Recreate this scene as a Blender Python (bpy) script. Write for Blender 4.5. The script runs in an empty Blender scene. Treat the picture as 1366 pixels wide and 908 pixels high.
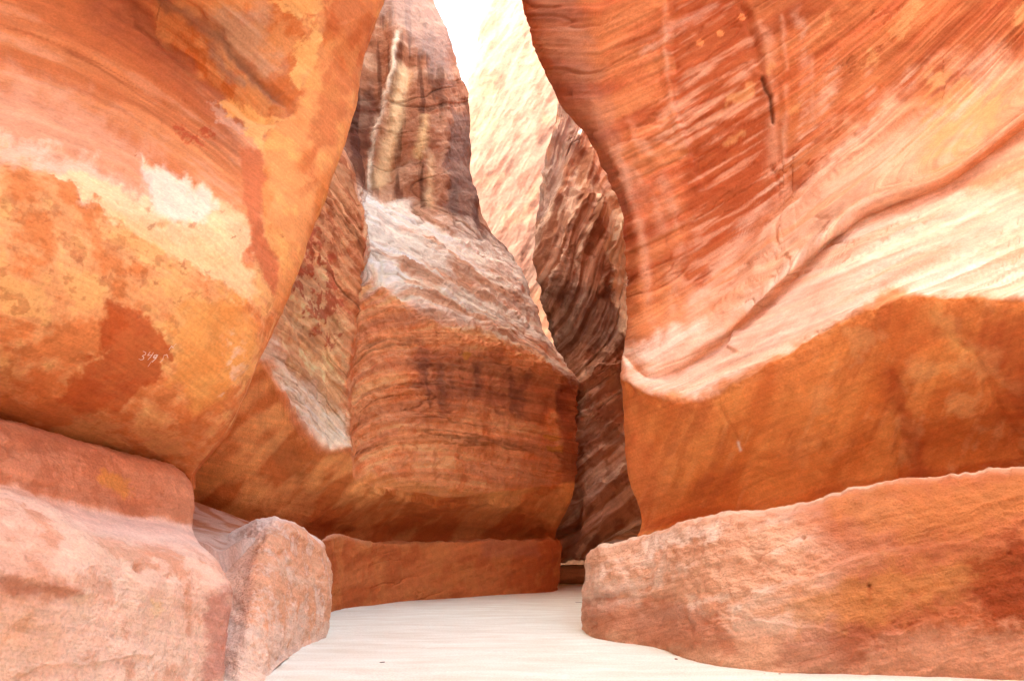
import bpy, math, random
import numpy as np
R = math.radians
scene = bpy.context.scene
C = scene.collection

# ------------------------------------------------------------------ camera, sky, sun, exposure
PITCH = 15.16; FPX = 1000.0; CAMH = 1.2
cam_d = bpy.data.cameras.new('camera'); cam = bpy.data.objects.new('camera', cam_d); C.objects.link(cam)
cam.location = (0, 0, CAMH); cam.rotation_euler = (R(90 + PITCH), 0, 0)
cam_d.sensor_width = 36; cam_d.lens = 36 * FPX / 1366; cam_d.clip_start = 0.05; cam_d.clip_end = 2000
scene.camera = cam
SUN_EL, SUN_AZ = 52.0, 262.0            # azimuth measured clockwise from +Y: behind and left of the camera
world = bpy.data.worlds.new('World'); scene.world = world; world.use_nodes = True
wn = world.node_tree.nodes; wl = world.node_tree.links; wn.clear()
sky = wn.new('ShaderNodeTexSky'); sky.sky_type = 'NISHITA'; sky.sun_disc = False
sky.sun_elevation = R(SUN_EL); sky.sun_rotation = R(SUN_AZ); sky.dust_density = 4.0; sky.air_density = 1.0; sky.ozone_density = 0.5
mixw = wn.new('ShaderNodeMix'); mixw.data_type = 'RGBA'; mixw.blend_type = 'MULTIPLY'
mixw.inputs[0].default_value = 1.0; mixw.inputs[7].default_value = (1.08, 1.03, 0.78, 1)   # warm white balance of the photograph
bg = wn.new('ShaderNodeBackground'); bg.inputs[1].default_value = 0.15
wo = wn.new('ShaderNodeOutputWorld')
wl.new(sky.outputs[0], mixw.inputs[6]); wl.new(mixw.outputs[2], bg.inputs[0]); wl.new(bg.outputs[0], wo.inputs[0])
sd = bpy.data.lights.new('sun', 'SUN'); sd.energy = 2.0; sd.angle = R(0.5); sd.color = (1.0, 0.955, 0.89)
sun = bpy.data.objects.new('sun', sd); C.objects.link(sun)
az = R(SUN_AZ); el = R(SUN_EL)
to_sun = np.array([math.sin(az) * math.cos(el), math.cos(az) * math.cos(el), math.sin(el)])
from mathutils import Vector, Matrix
sun.rotation_euler = Vector(tuple(to_sun)).to_track_quat('Z', 'Y').to_euler()
sun.location = (0, -10, 40)
vs = scene.view_settings; vs.view_transform = 'Standard'; vs.look = 'None'; vs.gamma = 1.0; vs.use_curve_mapping = False
vs.exposure = 3.8
scene.cycles.max_bounces = 10; scene.cycles.diffuse_bounces = 6; scene.cycles.use_denoising = True

# ------------------------------------------------------------------ noise
from concurrent.futures import ThreadPoolExecutor
_pool = ThreadPoolExecutor(4)
_rs = np.random.RandomState(7)
_perm = _rs.permutation(256).astype(np.int32); _perm = np.concatenate([_perm, _perm])
_g = _rs.normal(size=(256, 3)).astype(np.float32); _g /= np.linalg.norm(_g, axis=1)[:, None]

def perlin(x, y, z=0.0):
    x, y, z = np.broadcast_arrays(np.asarray(x, np.float32), np.asarray(y, np.float32), np.asarray(z, np.float32))
    if x.size < 60000: return _perlin(x, y, z)
    sh = x.shape; x, y, z = x.ravel(), y.ravel(), z.ravel(); out = np.empty(x.size, np.float32); n = 40000
    def job(i): out[i:i + n] = _perlin(x[i:i + n], y[i:i + n], z[i:i + n])
    list(_pool.map(job, range(0, x.size, n)))
    return out.reshape(sh)
def _perlin(x, y, z=0.0):
    x, y, z = np.broadcast_arrays(np.asarray(x, np.float32), np.asarray(y, np.float32), np.asarray(z, np.float32))
    xi = np.floor(x).astype(np.int32); yi = np.floor(y).astype(np.int32); zi = np.floor(z).astype(np.int32)
    xf = x - xi; yf = y - yi; zf = z - zi
    u = xf * xf * xf * (xf * (xf * 6 - 15) + 10); v = yf * yf * yf * (yf * (yf * 6 - 15) + 10); w = zf * zf * zf * (zf * (zf * 6 - 15) + 10)
    xi &= 255; yi &= 255; zi &= 255
    r = 0
    for dx in (0, 1):
        wx = u if dx else 1 - u
        A = _perm[(xi + dx) & 255]
        for dy in (0, 1):
            wy = v if dy else 1 - v
            B = _perm[(A + yi + dy) & 255]
            for dz in (0, 1):
                wz = w if dz else 1 - w
                g = _g[_perm[(B + zi + dz) & 255]]
                r = r + wx * wy * wz * (g[..., 0] * (xf - dx) + g[..., 1] * (yf - dy) + g[..., 2] * (zf - dz))
    return r * 1.5

def fbm(x, y, z=0.0, o=4, gain=0.5):
    r = 0; a = 1.0; f = 1.0; x = np.float32(x); y = np.float32(y); z = np.float32(z)
    for i in range(o):
        r = r + a * perlin(x * f + 17.3 * i, y * f - 9.1 * i, z * f + 3.7 * i); a *= gain; f *= 2.03
    return r

def ridged(x, y, z=0.0, o=4):
    r = 0; a = 1.0; f = 1.0
    for i in range(o):
        r = r + a * (1 - 2 * np.abs(perlin(x * f + 7.3 * i, y * f - 5.1 * i, z * f + 3.7 * i))); a *= 0.5; f *= 2.1
    return r * 0.5

def sm(a, b, x):
    t = np.clip((x - a) / (b - a), 0, 1); return t * t * (3 - 2 * t)

# ------------------------------------------------------------------ photograph geometry: a pixel of the 1366 x 908 photo plus a forward distance gives a point
ST, CT = math.sin(R(PITCH)), math.cos(R(PITCH))
def P(px, py, Y):
    x = (np.asarray(px, float) - 683) / FPX; yc = (454 - np.asarray(py, float)) / FPX
    yw = CT - yc * ST; zw = ST + yc * CT
    t = np.asarray(Y, float) / yw
    return np.stack([x * t, np.broadcast_to(np.asarray(Y, float), t.shape), CAMH + zw * t], -1)
def Yf(py, h=0.0):
    yc = (454 - py) / FPX
    return (h - CAMH) * (CT - yc * ST) / (ST + yc * CT)

def pchip(t, Yv, tq):
    """monotone cubic through Yv (n, m) at knots t (n,), at tq (q,) -> (q, m)"""
    h = np.diff(t); d = np.diff(Yv, axis=0) / h[:, None]
    n = len(t); m = np.zeros_like(Yv)
    w1 = 2 * h[1:] + h[:-1]; w2 = h[1:] + 2 * h[:-1]
    same = (d[:-1] * d[1:]) > 0
    with np.errstate(divide='ignore', invalid='ignore'):
        hm = (w1 + w2)[:, None] / (w1[:, None] / d[:-1] + w2[:, None] / d[1:])
    # smoother than plain pchip at extremes: keep a quarter of the central slope
    cen = 0.22 * (d[:-1] + d[1:]) / 2
    m[1:-1] = np.where(same, np.nan_to_num(hm), cen)
    m[0] = d[0]; m[-1] = d[-1]
    k = np.clip(np.searchsorted(t, tq, side='right') - 1, 0, n - 2)
    s = ((tq - t[k]) / h[k])[:, None]; hh = h[k][:, None]
    return ((1 + 2 * s) * (1 - s) ** 2 * Yv[k] + s * (1 - s) ** 2 * hh * m[k] + s * s * (3 - 2 * s) * Yv[k + 1] + s * s * (s - 1) * hh * m[k + 1])

class Surf: pass

def loft(rows, nu, nv, wu=None, wv=None):
    """rows: list of rows of (px, py, Y); same number of columns. -> Surf with px, py, co, U, V"""
    A = np.array(rows, float)                    # (r, c, 3)
    A[..., 2] = np.log(A[..., 2])
    r, c, _ = A.shape
    sc = np.array([1, 1, 300.0])
    du = np.linalg.norm(np.diff(A * sc, axis=1), axis=2); du = np.minimum(np.median(du, axis=0), 260) + 6
    dv = np.linalg.norm(np.diff(A * sc, axis=0), axis=2); dv = np.minimum(np.median(dv, axis=1), 260) + 6
    if wu is not None: du = du * np.array(wu)
    if wv is not None: dv = dv * np.array(wv)
    tu = np.concatenate([[0], np.cumsum(du)]); tv = np.concatenate([[0], np.cumsum(dv)])
    qu = np.linspace(0, tu[-1], nu); qv = np.linspace(0, tv[-1], nv)
    B = pchip(tu, A.transpose(1, 0, 2).reshape(c, -1), qu).reshape(nu, r, 3).transpose(1, 0, 2)
    D = pchip(tv, B.reshape(r, -1), qv).reshape(nv, nu, 3)
    s = Surf(); s.px = D[..., 0]; s.py = D[..., 1]; s.Y = np.exp(D[..., 2])
    s.co = P(s.px, s.py, s.Y)
    s.fr = np.interp(qv, tv, np.arange(r))[:, None] + 0 * s.px      # fractional row / column index
    s.fc = np.interp(qu, tu, np.arange(c))[None, :] + 0 * s.px
    d = np.linalg.norm(np.diff(s.co, axis=1), axis=2); s.U = np.concatenate([np.zeros((nv, 1)), np.cumsum(np.minimum(d, 0.2), axis=1)], 1)
    d = np.linalg.norm(np.diff(s.co, axis=0), axis=2); s.V = np.concatenate([np.zeros((1, nu)), np.cumsum(np.minimum(d, 0.2), axis=0)], 0)
    s.w = np.ones_like(s.px)
    return s

def normals(s):
    a = np.gradient(s.co, axis=1); b = np.gradient(s.co, axis=0)
    n = np.cross(a, b); n /= (np.linalg.norm(n, axis=2)[..., None] + 1e-9)
    return n * s.sign
def orient(s):
    s.sign = 1.0; n = normals(s)
    v = np.array([0, 0, CAMH]) - s.co
    s.sign = 1.0 if np.sum(np.sum(n * v, 2) > 0) > n.shape[0] * n.shape[1] / 2 else -1.0
    s.N = normals(s)
def disp(s, d):
    s.co = s.co + s.N * d[..., None]
def blur(a, k):
    for ax in (0, 1):
        for _ in range(2):
            pad = [(0, 0), (0, 0)]; pad[ax] = (k, k)
            p = np.pad(a, pad, mode='edge'); cs = np.cumsum(p, axis=ax)
            z = np.zeros_like(np.take(cs, [0], axis=ax)); cs = np.concatenate([z, cs], axis=ax); w = 2 * k + 1
            hi = np.take(cs, range(w, cs.shape[ax]), axis=ax); lo = np.take(cs, range(0, cs.shape[ax] - w), axis=ax)
            a = (hi - lo) / w
    return a

# ------------------------------------------------------------------ marks that sit on a surface
def poly_d(X, Y, pts):
    """distance to a polyline, its parameter 0..1 and the side (+ = left of the direction in the picture)"""
    best = np.full(X.shape, 1e9); tt = np.zeros(X.shape); side = np.ones(X.shape)
    pts = np.array(pts, float); L = np.linalg.norm(np.diff(pts, axis=0), axis=1); cum = np.concatenate([[0], np.cumsum(L)]); tot = cum[-1]
    for i in range(len(pts) - 1):
        ax, ay = pts[i]; bx, by = pts[i + 1]; dx, dy = bx - ax, by - ay
        t = np.clip(((X - ax) * dx + (Y - ay) * dy) / (dx * dx + dy * dy + 1e-9), 0, 1)
        ex = X - ax - t * dx; ey = Y - ay - t * dy; d = np.hypot(ex, ey)
        m = d < best
        best = np.where(m, d, best); tt = np.where(m, (cum[i] + t * L[i]) / tot, tt)
        cr = dx * ey - dy * ex
        side = np.where(m, np.where(cr < 0, 1.0, -1.0), side)
    return best, tt, side
def region(X, Y, pts, pad):
    p = np.array(pts, float)
    return (X > p[:, 0].min() - pad) & (X < p[:, 0].max() + pad) & (Y > p[:, 1].min() - pad) & (Y < p[:, 1].max() + pad)
def warp(s, f):
    if not hasattr(s, 'wp'): s.wp = {}
    f = min((.02, .035, .06, .1), key=lambda q: abs(math.log(q / f)))
    if f not in s.wp: s.wp[f] = (fbm(s.px * f, s.py * f, 3.1, 5, 0.6), fbm(s.px * f, s.py * f, 9.7, 5, 0.6))
    return s.wp[f]
def patch(s, pts, soft=4, jag=6, f=0.03):
    """soft-edged mask of a polygon whose edge is frayed by noise"""
    X, Y = s.px, s.py; out = np.zeros(X.shape); m = region(X, Y, pts, jag * 3 + soft) & (s.w > 0)
    if not m.any(): return out
    x, y = X[m], Y[m]
    wx, wy = warp(s, f); nx = wx[m] * jag * 1.6; ny = wy[m] * jag * 1.6
    x = x + nx; y = y + ny
    pp = list(pts); ins = np.zeros(x.shape, bool)
    j = len(pp) - 1
    for i in range(len(pp)):
        xi, yi = pp[i]; xj, yj = pp[j]
        if yi != yj: ins ^= ((yi > y) != (yj > y)) & (x < (xj - xi) * (y - yi) / (yj - yi) + xi)
        j = i
    d, _, _ = poly_d(x, y, pp + [pp[0]])
    out[m] = sm(-soft, soft, np.where(ins, d, -d)); return out
def stroke(s, pts, w=3, jag=1.5, f=0.03, taper=0.1, hard=False):
    X, Y = s.px, s.py; out = np.zeros(X.shape); m = region(X, Y, pts, w * 4 + jag * 3)
    if not m.any(): return out
    wx, wy = warp(s, f); x = X[m] + wx[m] * jag * 1.6; y = Y[m] + wy[m] * jag * 1.6
    d, t, sd_ = poly_d(x, y, pts)
    k = (1 - sm(0.6 * w, w, d)) if hard else np.exp(-(d / w) ** 2)
    if taper: k = k * sm(0, taper, t) * sm(0, taper, 1 - t)
    out[m] = k; return out
def scarp(s, pts, amp, wide=40, tight=3, jag=3, f=0.02, taper=0.12):
    """a broken bed: rock on the left of the line stands proud and dies away over `wide` px"""
    X, Y = s.px, s.py; m = region(X, Y, pts, wide * 3)
    d = np.zeros(X.shape)
    if not m.any(): return d
    wx, wy = warp(s, f); x = X[m] + wx[m] * jag * 1.6; y = Y[m] + wy[m] * jag * 1.6
    dd, t, side = poly_d(x, y, pts)
    k = np.where(side > 0, np.exp(-dd / wide) * 1.0, np.exp(-(dd / tight) ** 2))
    k = k * sm(0, taper, t) * sm(0, taper, 1 - t)
    d[m] = amp * k; return d

def cracks(s, fa, fb, w, seed, gate=0.0):
    n = fbm(s.a * fa, s.b * fb, seed, 4); g = sm(gate, gate + .25, perlin(s.a * fa * .8, s.b * fb * .35, seed + 9.0))
    return np.exp(-(n / w) ** 2) * g
def rgb(h):
    c = [int(h[i:i + 2], 16) / 255 for i in (0, 2, 4)]
    return np.array([x / 12.92 if x <= 0.04045 else ((x + 0.055) / 1.055) ** 2.4 for x in c])
def mixc(col, c, m):
    return col + (np.asarray(c) - col) * np.clip(m, 0, 1)[..., None]

# ------------------------------------------------------------------ materials
def rock_material(name, bump=0.3, grain=38.0, streak=(1.2, 16.0), streak_amt=0.09, rough=0.92, speck=0.14):
    m = bpy.data.materials.new(name); m.use_nodes = True; n = m.node_tree.nodes; l = m.node_tree.links
    b = n['Principled BSDF']; b.inputs['Roughness'].default_value = rough
    b.inputs['Specular IOR Level'].default_value = 0.12
    at = n.new('ShaderNodeAttribute'); at.attribute_name = 'rock'
    uv = n.new('ShaderNodeUVMap'); uv.uv_map = 'flow'
    mp = n.new('ShaderNodeMapping'); mp.inputs['Scale'].default_value = (streak[0], streak[1], 1)
    n1 = n.new('ShaderNodeTexNoise'); n1.inputs['Scale'].default_value = 1.0; n1.inputs['Detail'].default_value = 6; n1.inputs['Distortion'].default_value = 0.4
    tc = n.new('ShaderNodeNewGeometry')
    n2 = n.new('ShaderNodeTexNoise'); n2.inputs['Scale'].default_value = grain; n2.inputs['Detail'].default_value = 5; n2.inputs['Roughness'].default_value = 0.65
    n3 = n.new('ShaderNodeTexNoise'); n3.inputs['Scale'].default_value = grain * 0.14; n3.inputs['Detail'].default_value = 6; n3.inputs['Roughness'].default_value = 0.6
    l.new(uv.outputs[0], mp.inputs[0]); l.new(mp.outputs[0], n1.inputs['Vector'])
    l.new(tc.outputs['Position'], n2.inputs['Vector']); l.new(tc.outputs['Position'], n3.inputs['Vector'])
    def mr(src, lo, hi, a=0.3, c=0.7):
        r = n.new('ShaderNodeMapRange'); r.inputs[1].default_value = a; r.inputs[2].default_value = c
        r.inputs[3].default_value = lo; r.inputs[4].default_value = hi; l.new(src, r.inputs[0]); return r.outputs[0]
    def mul(a, b_):
        r = n.new('ShaderNodeMath'); r.operation = 'MULTIPLY'; l.new(a, r.inputs[0]); l.new(b_, r.inputs[1]); return r.outputs[0]
    f = mul(mul(mr(n1.outputs[0], 1 - streak_amt, 1 + streak_amt), mr(n2.outputs[0], 1 - speck, 1 + speck)), mr(n3.outputs[0], 0.9, 1.1))
    vm = n.new('ShaderNodeVectorMath'); vm.operation = 'SCALE'; l.new(at.outputs['Color'], vm.inputs[0]); l.new(f, vm.inputs['Scale'])
    l.new(vm.outputs[0], b.inputs['Base Color'])
    ad = n.new('ShaderNodeMath'); ad.operation = 'ADD'; l.new(n2.outputs[0], ad.inputs[0])
    a2 = n.new('ShaderNodeMath'); a2.operation = 'MULTIPLY_ADD'; a2.inputs[1].default_value = 2.2; l.new(n3.outputs[0], a2.inputs[0]); l.new(n1.outputs[0], a2.inputs[2]); l.new(a2.outputs[0], ad.inputs[1])
    bp = n.new('ShaderNodeBump'); bp.inputs['Strength'].default_value = bump; bp.inputs['Distance'].default_value = 0.03
    l.new(ad.outputs[0], bp.inputs['Height']); l.new(bp.outputs[0], b.inputs['Normal'])
    return m

# ------------------------------------------------------------------ mesh building
def mesh_from(name, co, faces_grid, mat, col=None, flow=None, parent=None, flip=False):
    nv, nu = faces_grid
    me = bpy.data.meshes.new(name)
    idx = np.arange(nv * nu).reshape(nv, nu)
    q = np.stack([idx[:-1, :-1], idx[:-1, 1:], idx[1:, 1:], idx[1:, :-1]], -1).reshape(-1, 4)
    if flip: q = q[:, ::-1]
    me.vertices.add(nv * nu); me.vertices.foreach_set('co', np.ascontiguousarray(co, dtype=np.float32).ravel())
    me.loops.add(q.size); me.loops.foreach_set('vertex_index', np.ascontiguousarray(q, dtype=np.int32).ravel())
    me.polygons.add(len(q)); me.polygons.foreach_set('loop_start', np.arange(0, q.size, 4, dtype=np.int32))
    me.update(calc_edges=True)
    me.polygons.foreach_set('use_smooth', np.ones(len(q), bool))
    if col is not None:
        a = me.color_attributes.new('rock', 'FLOAT_COLOR', 'POINT')
        c4 = np.ones((nv * nu, 4), np.float32); c4[:, :3] = col.reshape(-1, 3); a.data.foreach_set('color', c4.ravel())
    if flow is not None:
        u = me.uv_layers.new(name='flow'); f = flow.reshape(-1, 2).astype(np.float32)[q.ravel()]; u.data.foreach_set('uv', f.ravel())
    me.materials.append(mat)
    o = bpy.data.objects.new(name, me); C.objects.link(o)
    if parent:
        o.parent = parent; o.matrix_parent_inverse = Matrix.Translation(-parent.location)
    return o

def build(s, name, mat, col, flow, parent=None, top=None, far=None, bottom=None, near=None):
    """links the surface as one mesh; top / far / near / bottom: lists of offsets that carry the rock on past the loft as a solid mass, on some walls shaped to block light"""
    lum = (col * [.3, .6, .1]).sum(-1, keepdims=True); col = (lum + (col - lum) * SAT) * VAL
    co = s.co; c = np.clip(col, 0.01, 0.9); f = flow
    def add(arr_first, arr, ax): return np.concatenate([arr, arr_first] if True else [], axis=ax)
    if top is not None:                       # after the last row
        for off in top:
            off = np.array(off, float)
            r = co[-1:] + off; co = np.concatenate([co, r], 0); c = np.concatenate([c, c[-1:]], 0); f = np.concatenate([f, f[-1:] + [0, np.linalg.norm(off)]], 0)
    if bottom is not None:
        for off in bottom:
            off = np.array(off, float)
            co = np.concatenate([co[:1] + off, co], 0); c = np.concatenate([c[:1], c], 0); f = np.concatenate([f[:1] - [0, np.linalg.norm(off)], f], 0)
    if far is not None:                       # before column 0
        for off in far:
            off = np.array(off, float)
            co = np.concatenate([co[:, :1] + off, co], 1); c = np.concatenate([c[:, :1], c], 1); f = np.concatenate([f[:, :1] - [np.linalg.norm(off), 0], f], 1)
    if near is not None:                      # after the last column
        for off in near:
            off = np.array(off, float)
            co = np.concatenate([co, co[:, -1:] + off], 1); c = np.concatenate([c, c[:, -1:]], 1); f = np.concatenate([f, f[:, -1:] + [np.linalg.norm(off), 0]], 1)
    nv, nu = co.shape[:2]
    return mesh_from(name, co, (nv, nu), mat, c, f, parent, flip=(s.sign < 0))

def thing(name, label, cat, loc=(0, 0, 0), group=None):
    o = bpy.data.objects.new(name, None); C.objects.link(o); o.location = loc
    o['label'] = label; o['category'] = cat
    if group: o['group'] = group
    return o
def tag(o, label=None, cat=None, group=None, kind=None):
    if label: o['label'] = label
    if cat: o['category'] = cat
    if group: o['group'] = group
    if kind: o['kind'] = kind
    return o

SAT, VAL = 1.0, 0.97
# palette (base colours of the rock itself)
ORANGE = rgb('cf8a5c'); RED = rgb('b8613a'); DEEP = rgb('a04c2a'); PINK = rgb('dfae90'); PALE = rgb('ead0b8')
GOLD = rgb('dd9f58'); CREAM = rgb('eccfa0'); BROWN = rgb('85563e'); DARK = rgb('5c3a2c'); MAUVE = rgb('a88678'); GREY = rgb('9a8880'); WHITE = rgb('ece2d8')

M_rock = rock_material('carved_sandstone')
M_rough = rock_material('rough_sandstone', bump=0.8, grain=48, streak=(0.8, 9), streak_amt=0.10, speck=0.16)
M_far = rock_material('distant_sandstone', bump=0.2, grain=6, streak=(0.3, 3), streak_amt=0.2, speck=0.15)

def basecol(s, c0): return np.zeros(s.px.shape + (3,)) + np.asarray(c0)
def W(s): return s.co[..., 0], s.co[..., 1], s.co[..., 2]
#SPLIT
# ------------------------------------------------------------------ the floor of the gorge
def make_floor():
    nx, ny = 260, 420
    X = np.linspace(-9, 12, nx)[None, :] + np.zeros((ny, 1)); Yc = np.linspace(-14, 34, ny)[:, None] + np.zeros((1, nx))
    z = 0.018 * fbm(X * 0.5, Yc * 0.5, 0, 4) + 0.004 * fbm(X * 4, Yc * 4, 2, 3)
    co = np.stack([X, Yc, z], -1)
    m = bpy.data.materials.new('dusty_path'); m.use_nodes = True; n = m.node_tree.nodes; l = m.node_tree.links
    b = n['Principled BSDF']; b.inputs['Roughness'].default_value = 0.95; b.inputs['Specular IOR Level'].default_value = 0.1
    g = n.new('ShaderNodeNewGeometry')
    n1 = n.new('ShaderNodeTexNoise'); n1.inputs['Scale'].default_value = 0.9; n1.inputs['Detail'].default_value = 8; n1.inputs['Roughness'].default_value = 0.62
    n2 = n.new('ShaderNodeTexNoise'); n2.inputs['Scale'].default_value = 45; n2.inputs['Detail'].default_value = 4
    mp = n.new('ShaderNodeMapping'); mp.inputs['Scale'].default_value = (1.0, 3.5, 1)
    l.new(g.outputs['Position'], mp.inputs[0]); l.new(mp.outputs[0], n1.inputs['Vector']); l.new(g.outputs['Position'], n2.inputs['Vector'])
    r = n.new('ShaderNodeValToRGB'); e = r.color_ramp.elements
    e[0].position = 0.3; e[0].color = (0.68, 0.67, 0.58, 1); e[1].position = 0.68; e[1].color = (0.82, 0.86, 0.80, 1)
    l.new(n1.outputs[0], r.inputs[0])
    r2 = n.new('ShaderNodeMapRange'); r2.inputs[1].default_value = 0.3; r2.inputs[2].default_value = 0.7; r2.inputs[3].default_value = 0.88; r2.inputs[4].default_value = 1.08; l.new(n2.outputs[0], r2.inputs[0])
    v = n.new('ShaderNodeVectorMath'); v.operation = 'SCALE'; l.new(r.outputs[0], v.inputs[0]); l.new(r2.outputs[0], v.inputs['Scale']); l.new(v.outputs[0], b.inputs['Base Color'])
    bp = n.new('ShaderNodeBump'); bp.inputs['Strength'].default_value = 0.35; bp.inputs['Distance'].default_value = 0.02
    l.new(n2.outputs[0], bp.inputs['Height']); l.new(bp.outputs[0], b.inputs['Normal'])
    o = mesh_from('gorge_floor', co, (ny, nx), m); tag(o, kind='structure')
    big = bpy.data.meshes.new('ground'); S = 400
    big.from_pydata([(-S, -S, -0.12), (S, -S, -0.12), (S, S, -0.12), (-S, S, -0.12)], [], [(0, 1, 2, 3)]); big.materials.append(m)
    g2 = bpy.data.objects.new('ground', big); C.objects.link(g2); tag(g2, kind='structure')
make_floor()

# ------------------------------------------------------------------ G: the great right wall
def hid(p, a=(12, 1.4), b=(110, 8)):
    return [(p[0] + b[0], p[1], p[2] + b[1]), (p[0] + a[0], p[1], p[2] + a[1])]
def right_wall():
    rows = [
     [(850,810,12.6),(875,805,12.2),(925,800,11.6),(1030,790,10.9),(1140,780,10.2),(1250,770,9.6),(1380,760,9.0),(1600,750,8.1)],
     [(847,724,12.1),(872,716,11.9),(930,704,11.4),(1030,692,10.8),(1140,667,10.2),(1250,652,9.6),(1380,640,9.1),(1600,620,8.2)],
     [(854,694,12.4),(880,690,12.2),(935,678,11.8),(1030,662,11.2),(1140,640,10.7),(1250,622,10.2),(1380,608,9.7),(1600,590,8.8)],
     [(839,642,12.1),(864,632,11.8),(932,618,11.3),(1030,590,10.6),(1140,560,10.0),(1250,540,9.4),(1380,528,8.9),(1600,510,8.0)],
     [(834,560,11.8),(860,562,11.4),(928,568,10.8),(1030,530,9.9),(1138,475,9.3),(1250,455,8.7),(1380,450,8.2),(1600,445,7.4)],
     [(829,505,11.7),(864,528,11.1),(930,538,10.6),(1030,487,9.75),(1130,424,9.05),(1240,398,8.45),(1380,402,7.95),(1600,400,7.2)],
     [(831,480,11.8),(866,508,11.25),(938,518,10.9),(1033,470,10.1),(1134,402,9.4),(1245,385,8.75),(1380,386,8.3),(1600,384,7.5)],
     [(833,474,12.0),(868,503,11.38),(962,457,11.66),(1050,378,11.28),(1155,289,10.84),(1255,251,10.4),(1380,163,10.15),(1600,30,9.6)],
     [(834,468,12.05),(866,494,11.32),(962,450,11.62),(1050,371,11.22),(1155,282,10.76),(1255,243,10.32),(1380,155,10.08),(1600,22,9.55)],
     [(835,462,12.1),(866,485,11.32),(962,444,11.47),(1050,365,11.08),(1155,276,10.62),(1255,237,10.20),(1380,149,10.0),(1600,16,9.48)],
     [(836,450,12.15),(865,468,11.45),(961,430,11.55),(1050,350,11.16),(1155,262,10.7),(1255,224,10.26),(1380,136,10.0),(1600,2,9.5)],
     [(838,395,12.5),(858,410,11.9),(950,370,12.6),(1045,285,12.3),(1150,205,11.6),(1255,150,11.0),(1380,70,10.6),(1600,-40,9.9)],
     [(832,290,12.8),(850,295,12.1),(940,265,12.7),(1040,180,12.3),(1150,110,11.7),(1255,50,11.0),(1380,-30,10.5),(1600,-140,9.8)],
     [(795,205,13.1),(822,215,12.3),(920,160,12.4),(1035,80,12.0),(1150,20,11.5),(1255,-40,10.9),(1380,-110,10.3),(1600,-220,9.5)],
     [(748,135,13.4),(790,130,12.5),(900,65,12.2),(1030,-10,11.8),(1150,-60,11.2),(1255,-110,10.7),(1380,-180,10.1),(1600,-290,9.2)],
     [(714,60,13.5),(768,50,12.6),(885,-20,12.0),(1020,-80,11.5),(1150,-130,10.9),(1255,-180,10.4),(1380,-250,9.8),(1600,-350,8.9)],
     [(690,-25,13.5),(752,-40,12.6),(875,-100,11.9),(1015,-150,11.3),(1150,-200,10.7),(1255,-250,10.1),(1380,-320,9.5),(1600,-420,8.6)],
     [(668,-120,13.3),(735,-140,12.4),(865,-190,11.7),(1010,-230,11.0),(1150,-280,10.4),(1255,-330,9.8),(1380,-400,9.2),(1600,-500,8.3)],
    ]
    rows = [hid(r[0]) + r for r in rows]
    s = loft(rows, 760, 700); orient(s)
    X, Y = s.px, s.py
    x, y, z = W(s)
    # bedding coordinate that climbs to the right, as the beds do
    q = np.clip(X - 880, -80, 700)
    up = sm(8.6, 10.6, s.fr)
    b = Y + up * (0.5 * q + 0.0006 * q * q) + (1 - up) * (0.42 * q)
    under = 1 - sm(4.9, 5.2, s.fr)
    a = X - 0.5 * Y
    s.a, s.b = a * 0.012, b * 0.012
    d = 0.05 * fbm(x * 0.5, y * 0.5, z * 0.5, 4)
    d += (1 - under) * 0.06 * ridged(s.a * 0.4, s.b * 1.8, 0.3, 6) * (0.35 + 0.65 * sm(-.3, .5, fbm(x * .6, y * .6, z * .6, 2) + 0.2))
    d += 0.012 * fbm(x * 3, y * 3, z * 3, 4)
    d += under * 0.02 * fbm((X + Y * 0.35) * 0.02, (Y - X * 0.4) * 0.004, 3, 3)
    # creases, broken beds, runnels
    cr = cracks(s, .25, 1.6, .035, 2.2) * up + .8 * cracks(s, .5, 3.5, .03, 7.2, .05) * sm(5.2, 5.8, s.fr)
    d -= .035 * cr
    d += scarp(s, [(860,500),(930,440),(1008,368),(1012,352),(1060,290),(1130,215),(1230,140),(1330,40)], 0.09, 30, 7, 3)
    d += scarp(s, [(905,205),(960,170),(1015,145)], 0.05, 26, 3, 3)
    d += scarp(s, [(980,440),(975,470)], 0.05, 20, 3, 2)
    d -= 0.06 * stroke(s, [(990,0),(1006,60),(1014,100)], 6, 2) 
    d -= 0.10 * stroke(s, [(1014,100),(1024,125),(1032,168)], 3, 2)
    d -= 0.05 * stroke(s, [(1028,215),(1038,250),(1042,290),(1036,335)], 4, 2)
    d += 0.05 * stroke(s, [(1003,0),(1022,60),(1026,120),(1030,200)], 7, 2)
    d += 0.04 * stroke(s, [(1037,0),(1045,60),(1046,140),(1044,240),(1038,330)], 4, 2)
    d += 0.07 * stroke(s, [(886,0),(888,90),(894,140),(915,215),(932,270)], 7, 2) 
    d -= 0.05 * stroke(s, [(896,0),(900,90),(908,150),(930,215),(946,270)], 8, 2)
    for k, pts in enumerate([[(838,150),(850,230),(880,300),(893,370),(896,440)], [(850,180),(885,250),(905,320),(910,400)], [(815,150),(835,240),(858,330),(866,420)], [(866,200),(905,270),(925,340),(930,400)]]):
        d += (0.05 - 0.008 * k) * stroke(s, pts, 8, 3)
    d -= 0.06 * stroke(s, [(1180,700),(1205,600),(1195,520),(1180,470)], 9, 4, taper=.3)
    d -= 0.05 * stroke(s, [(1250,440),(1300,480),(1340,560),(1366,620)], 8, 3)
    d -= 0.03 * stroke(s, [(955,535),(975,570),(987,600)], 4, 2)
    d -= 0.05 * stroke(s, [(745,140),(790,190),(826,240)], 6, 2)
    d -= 0.05 * stroke(s, [(750,128),(762,126)], 3, 1)
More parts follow.
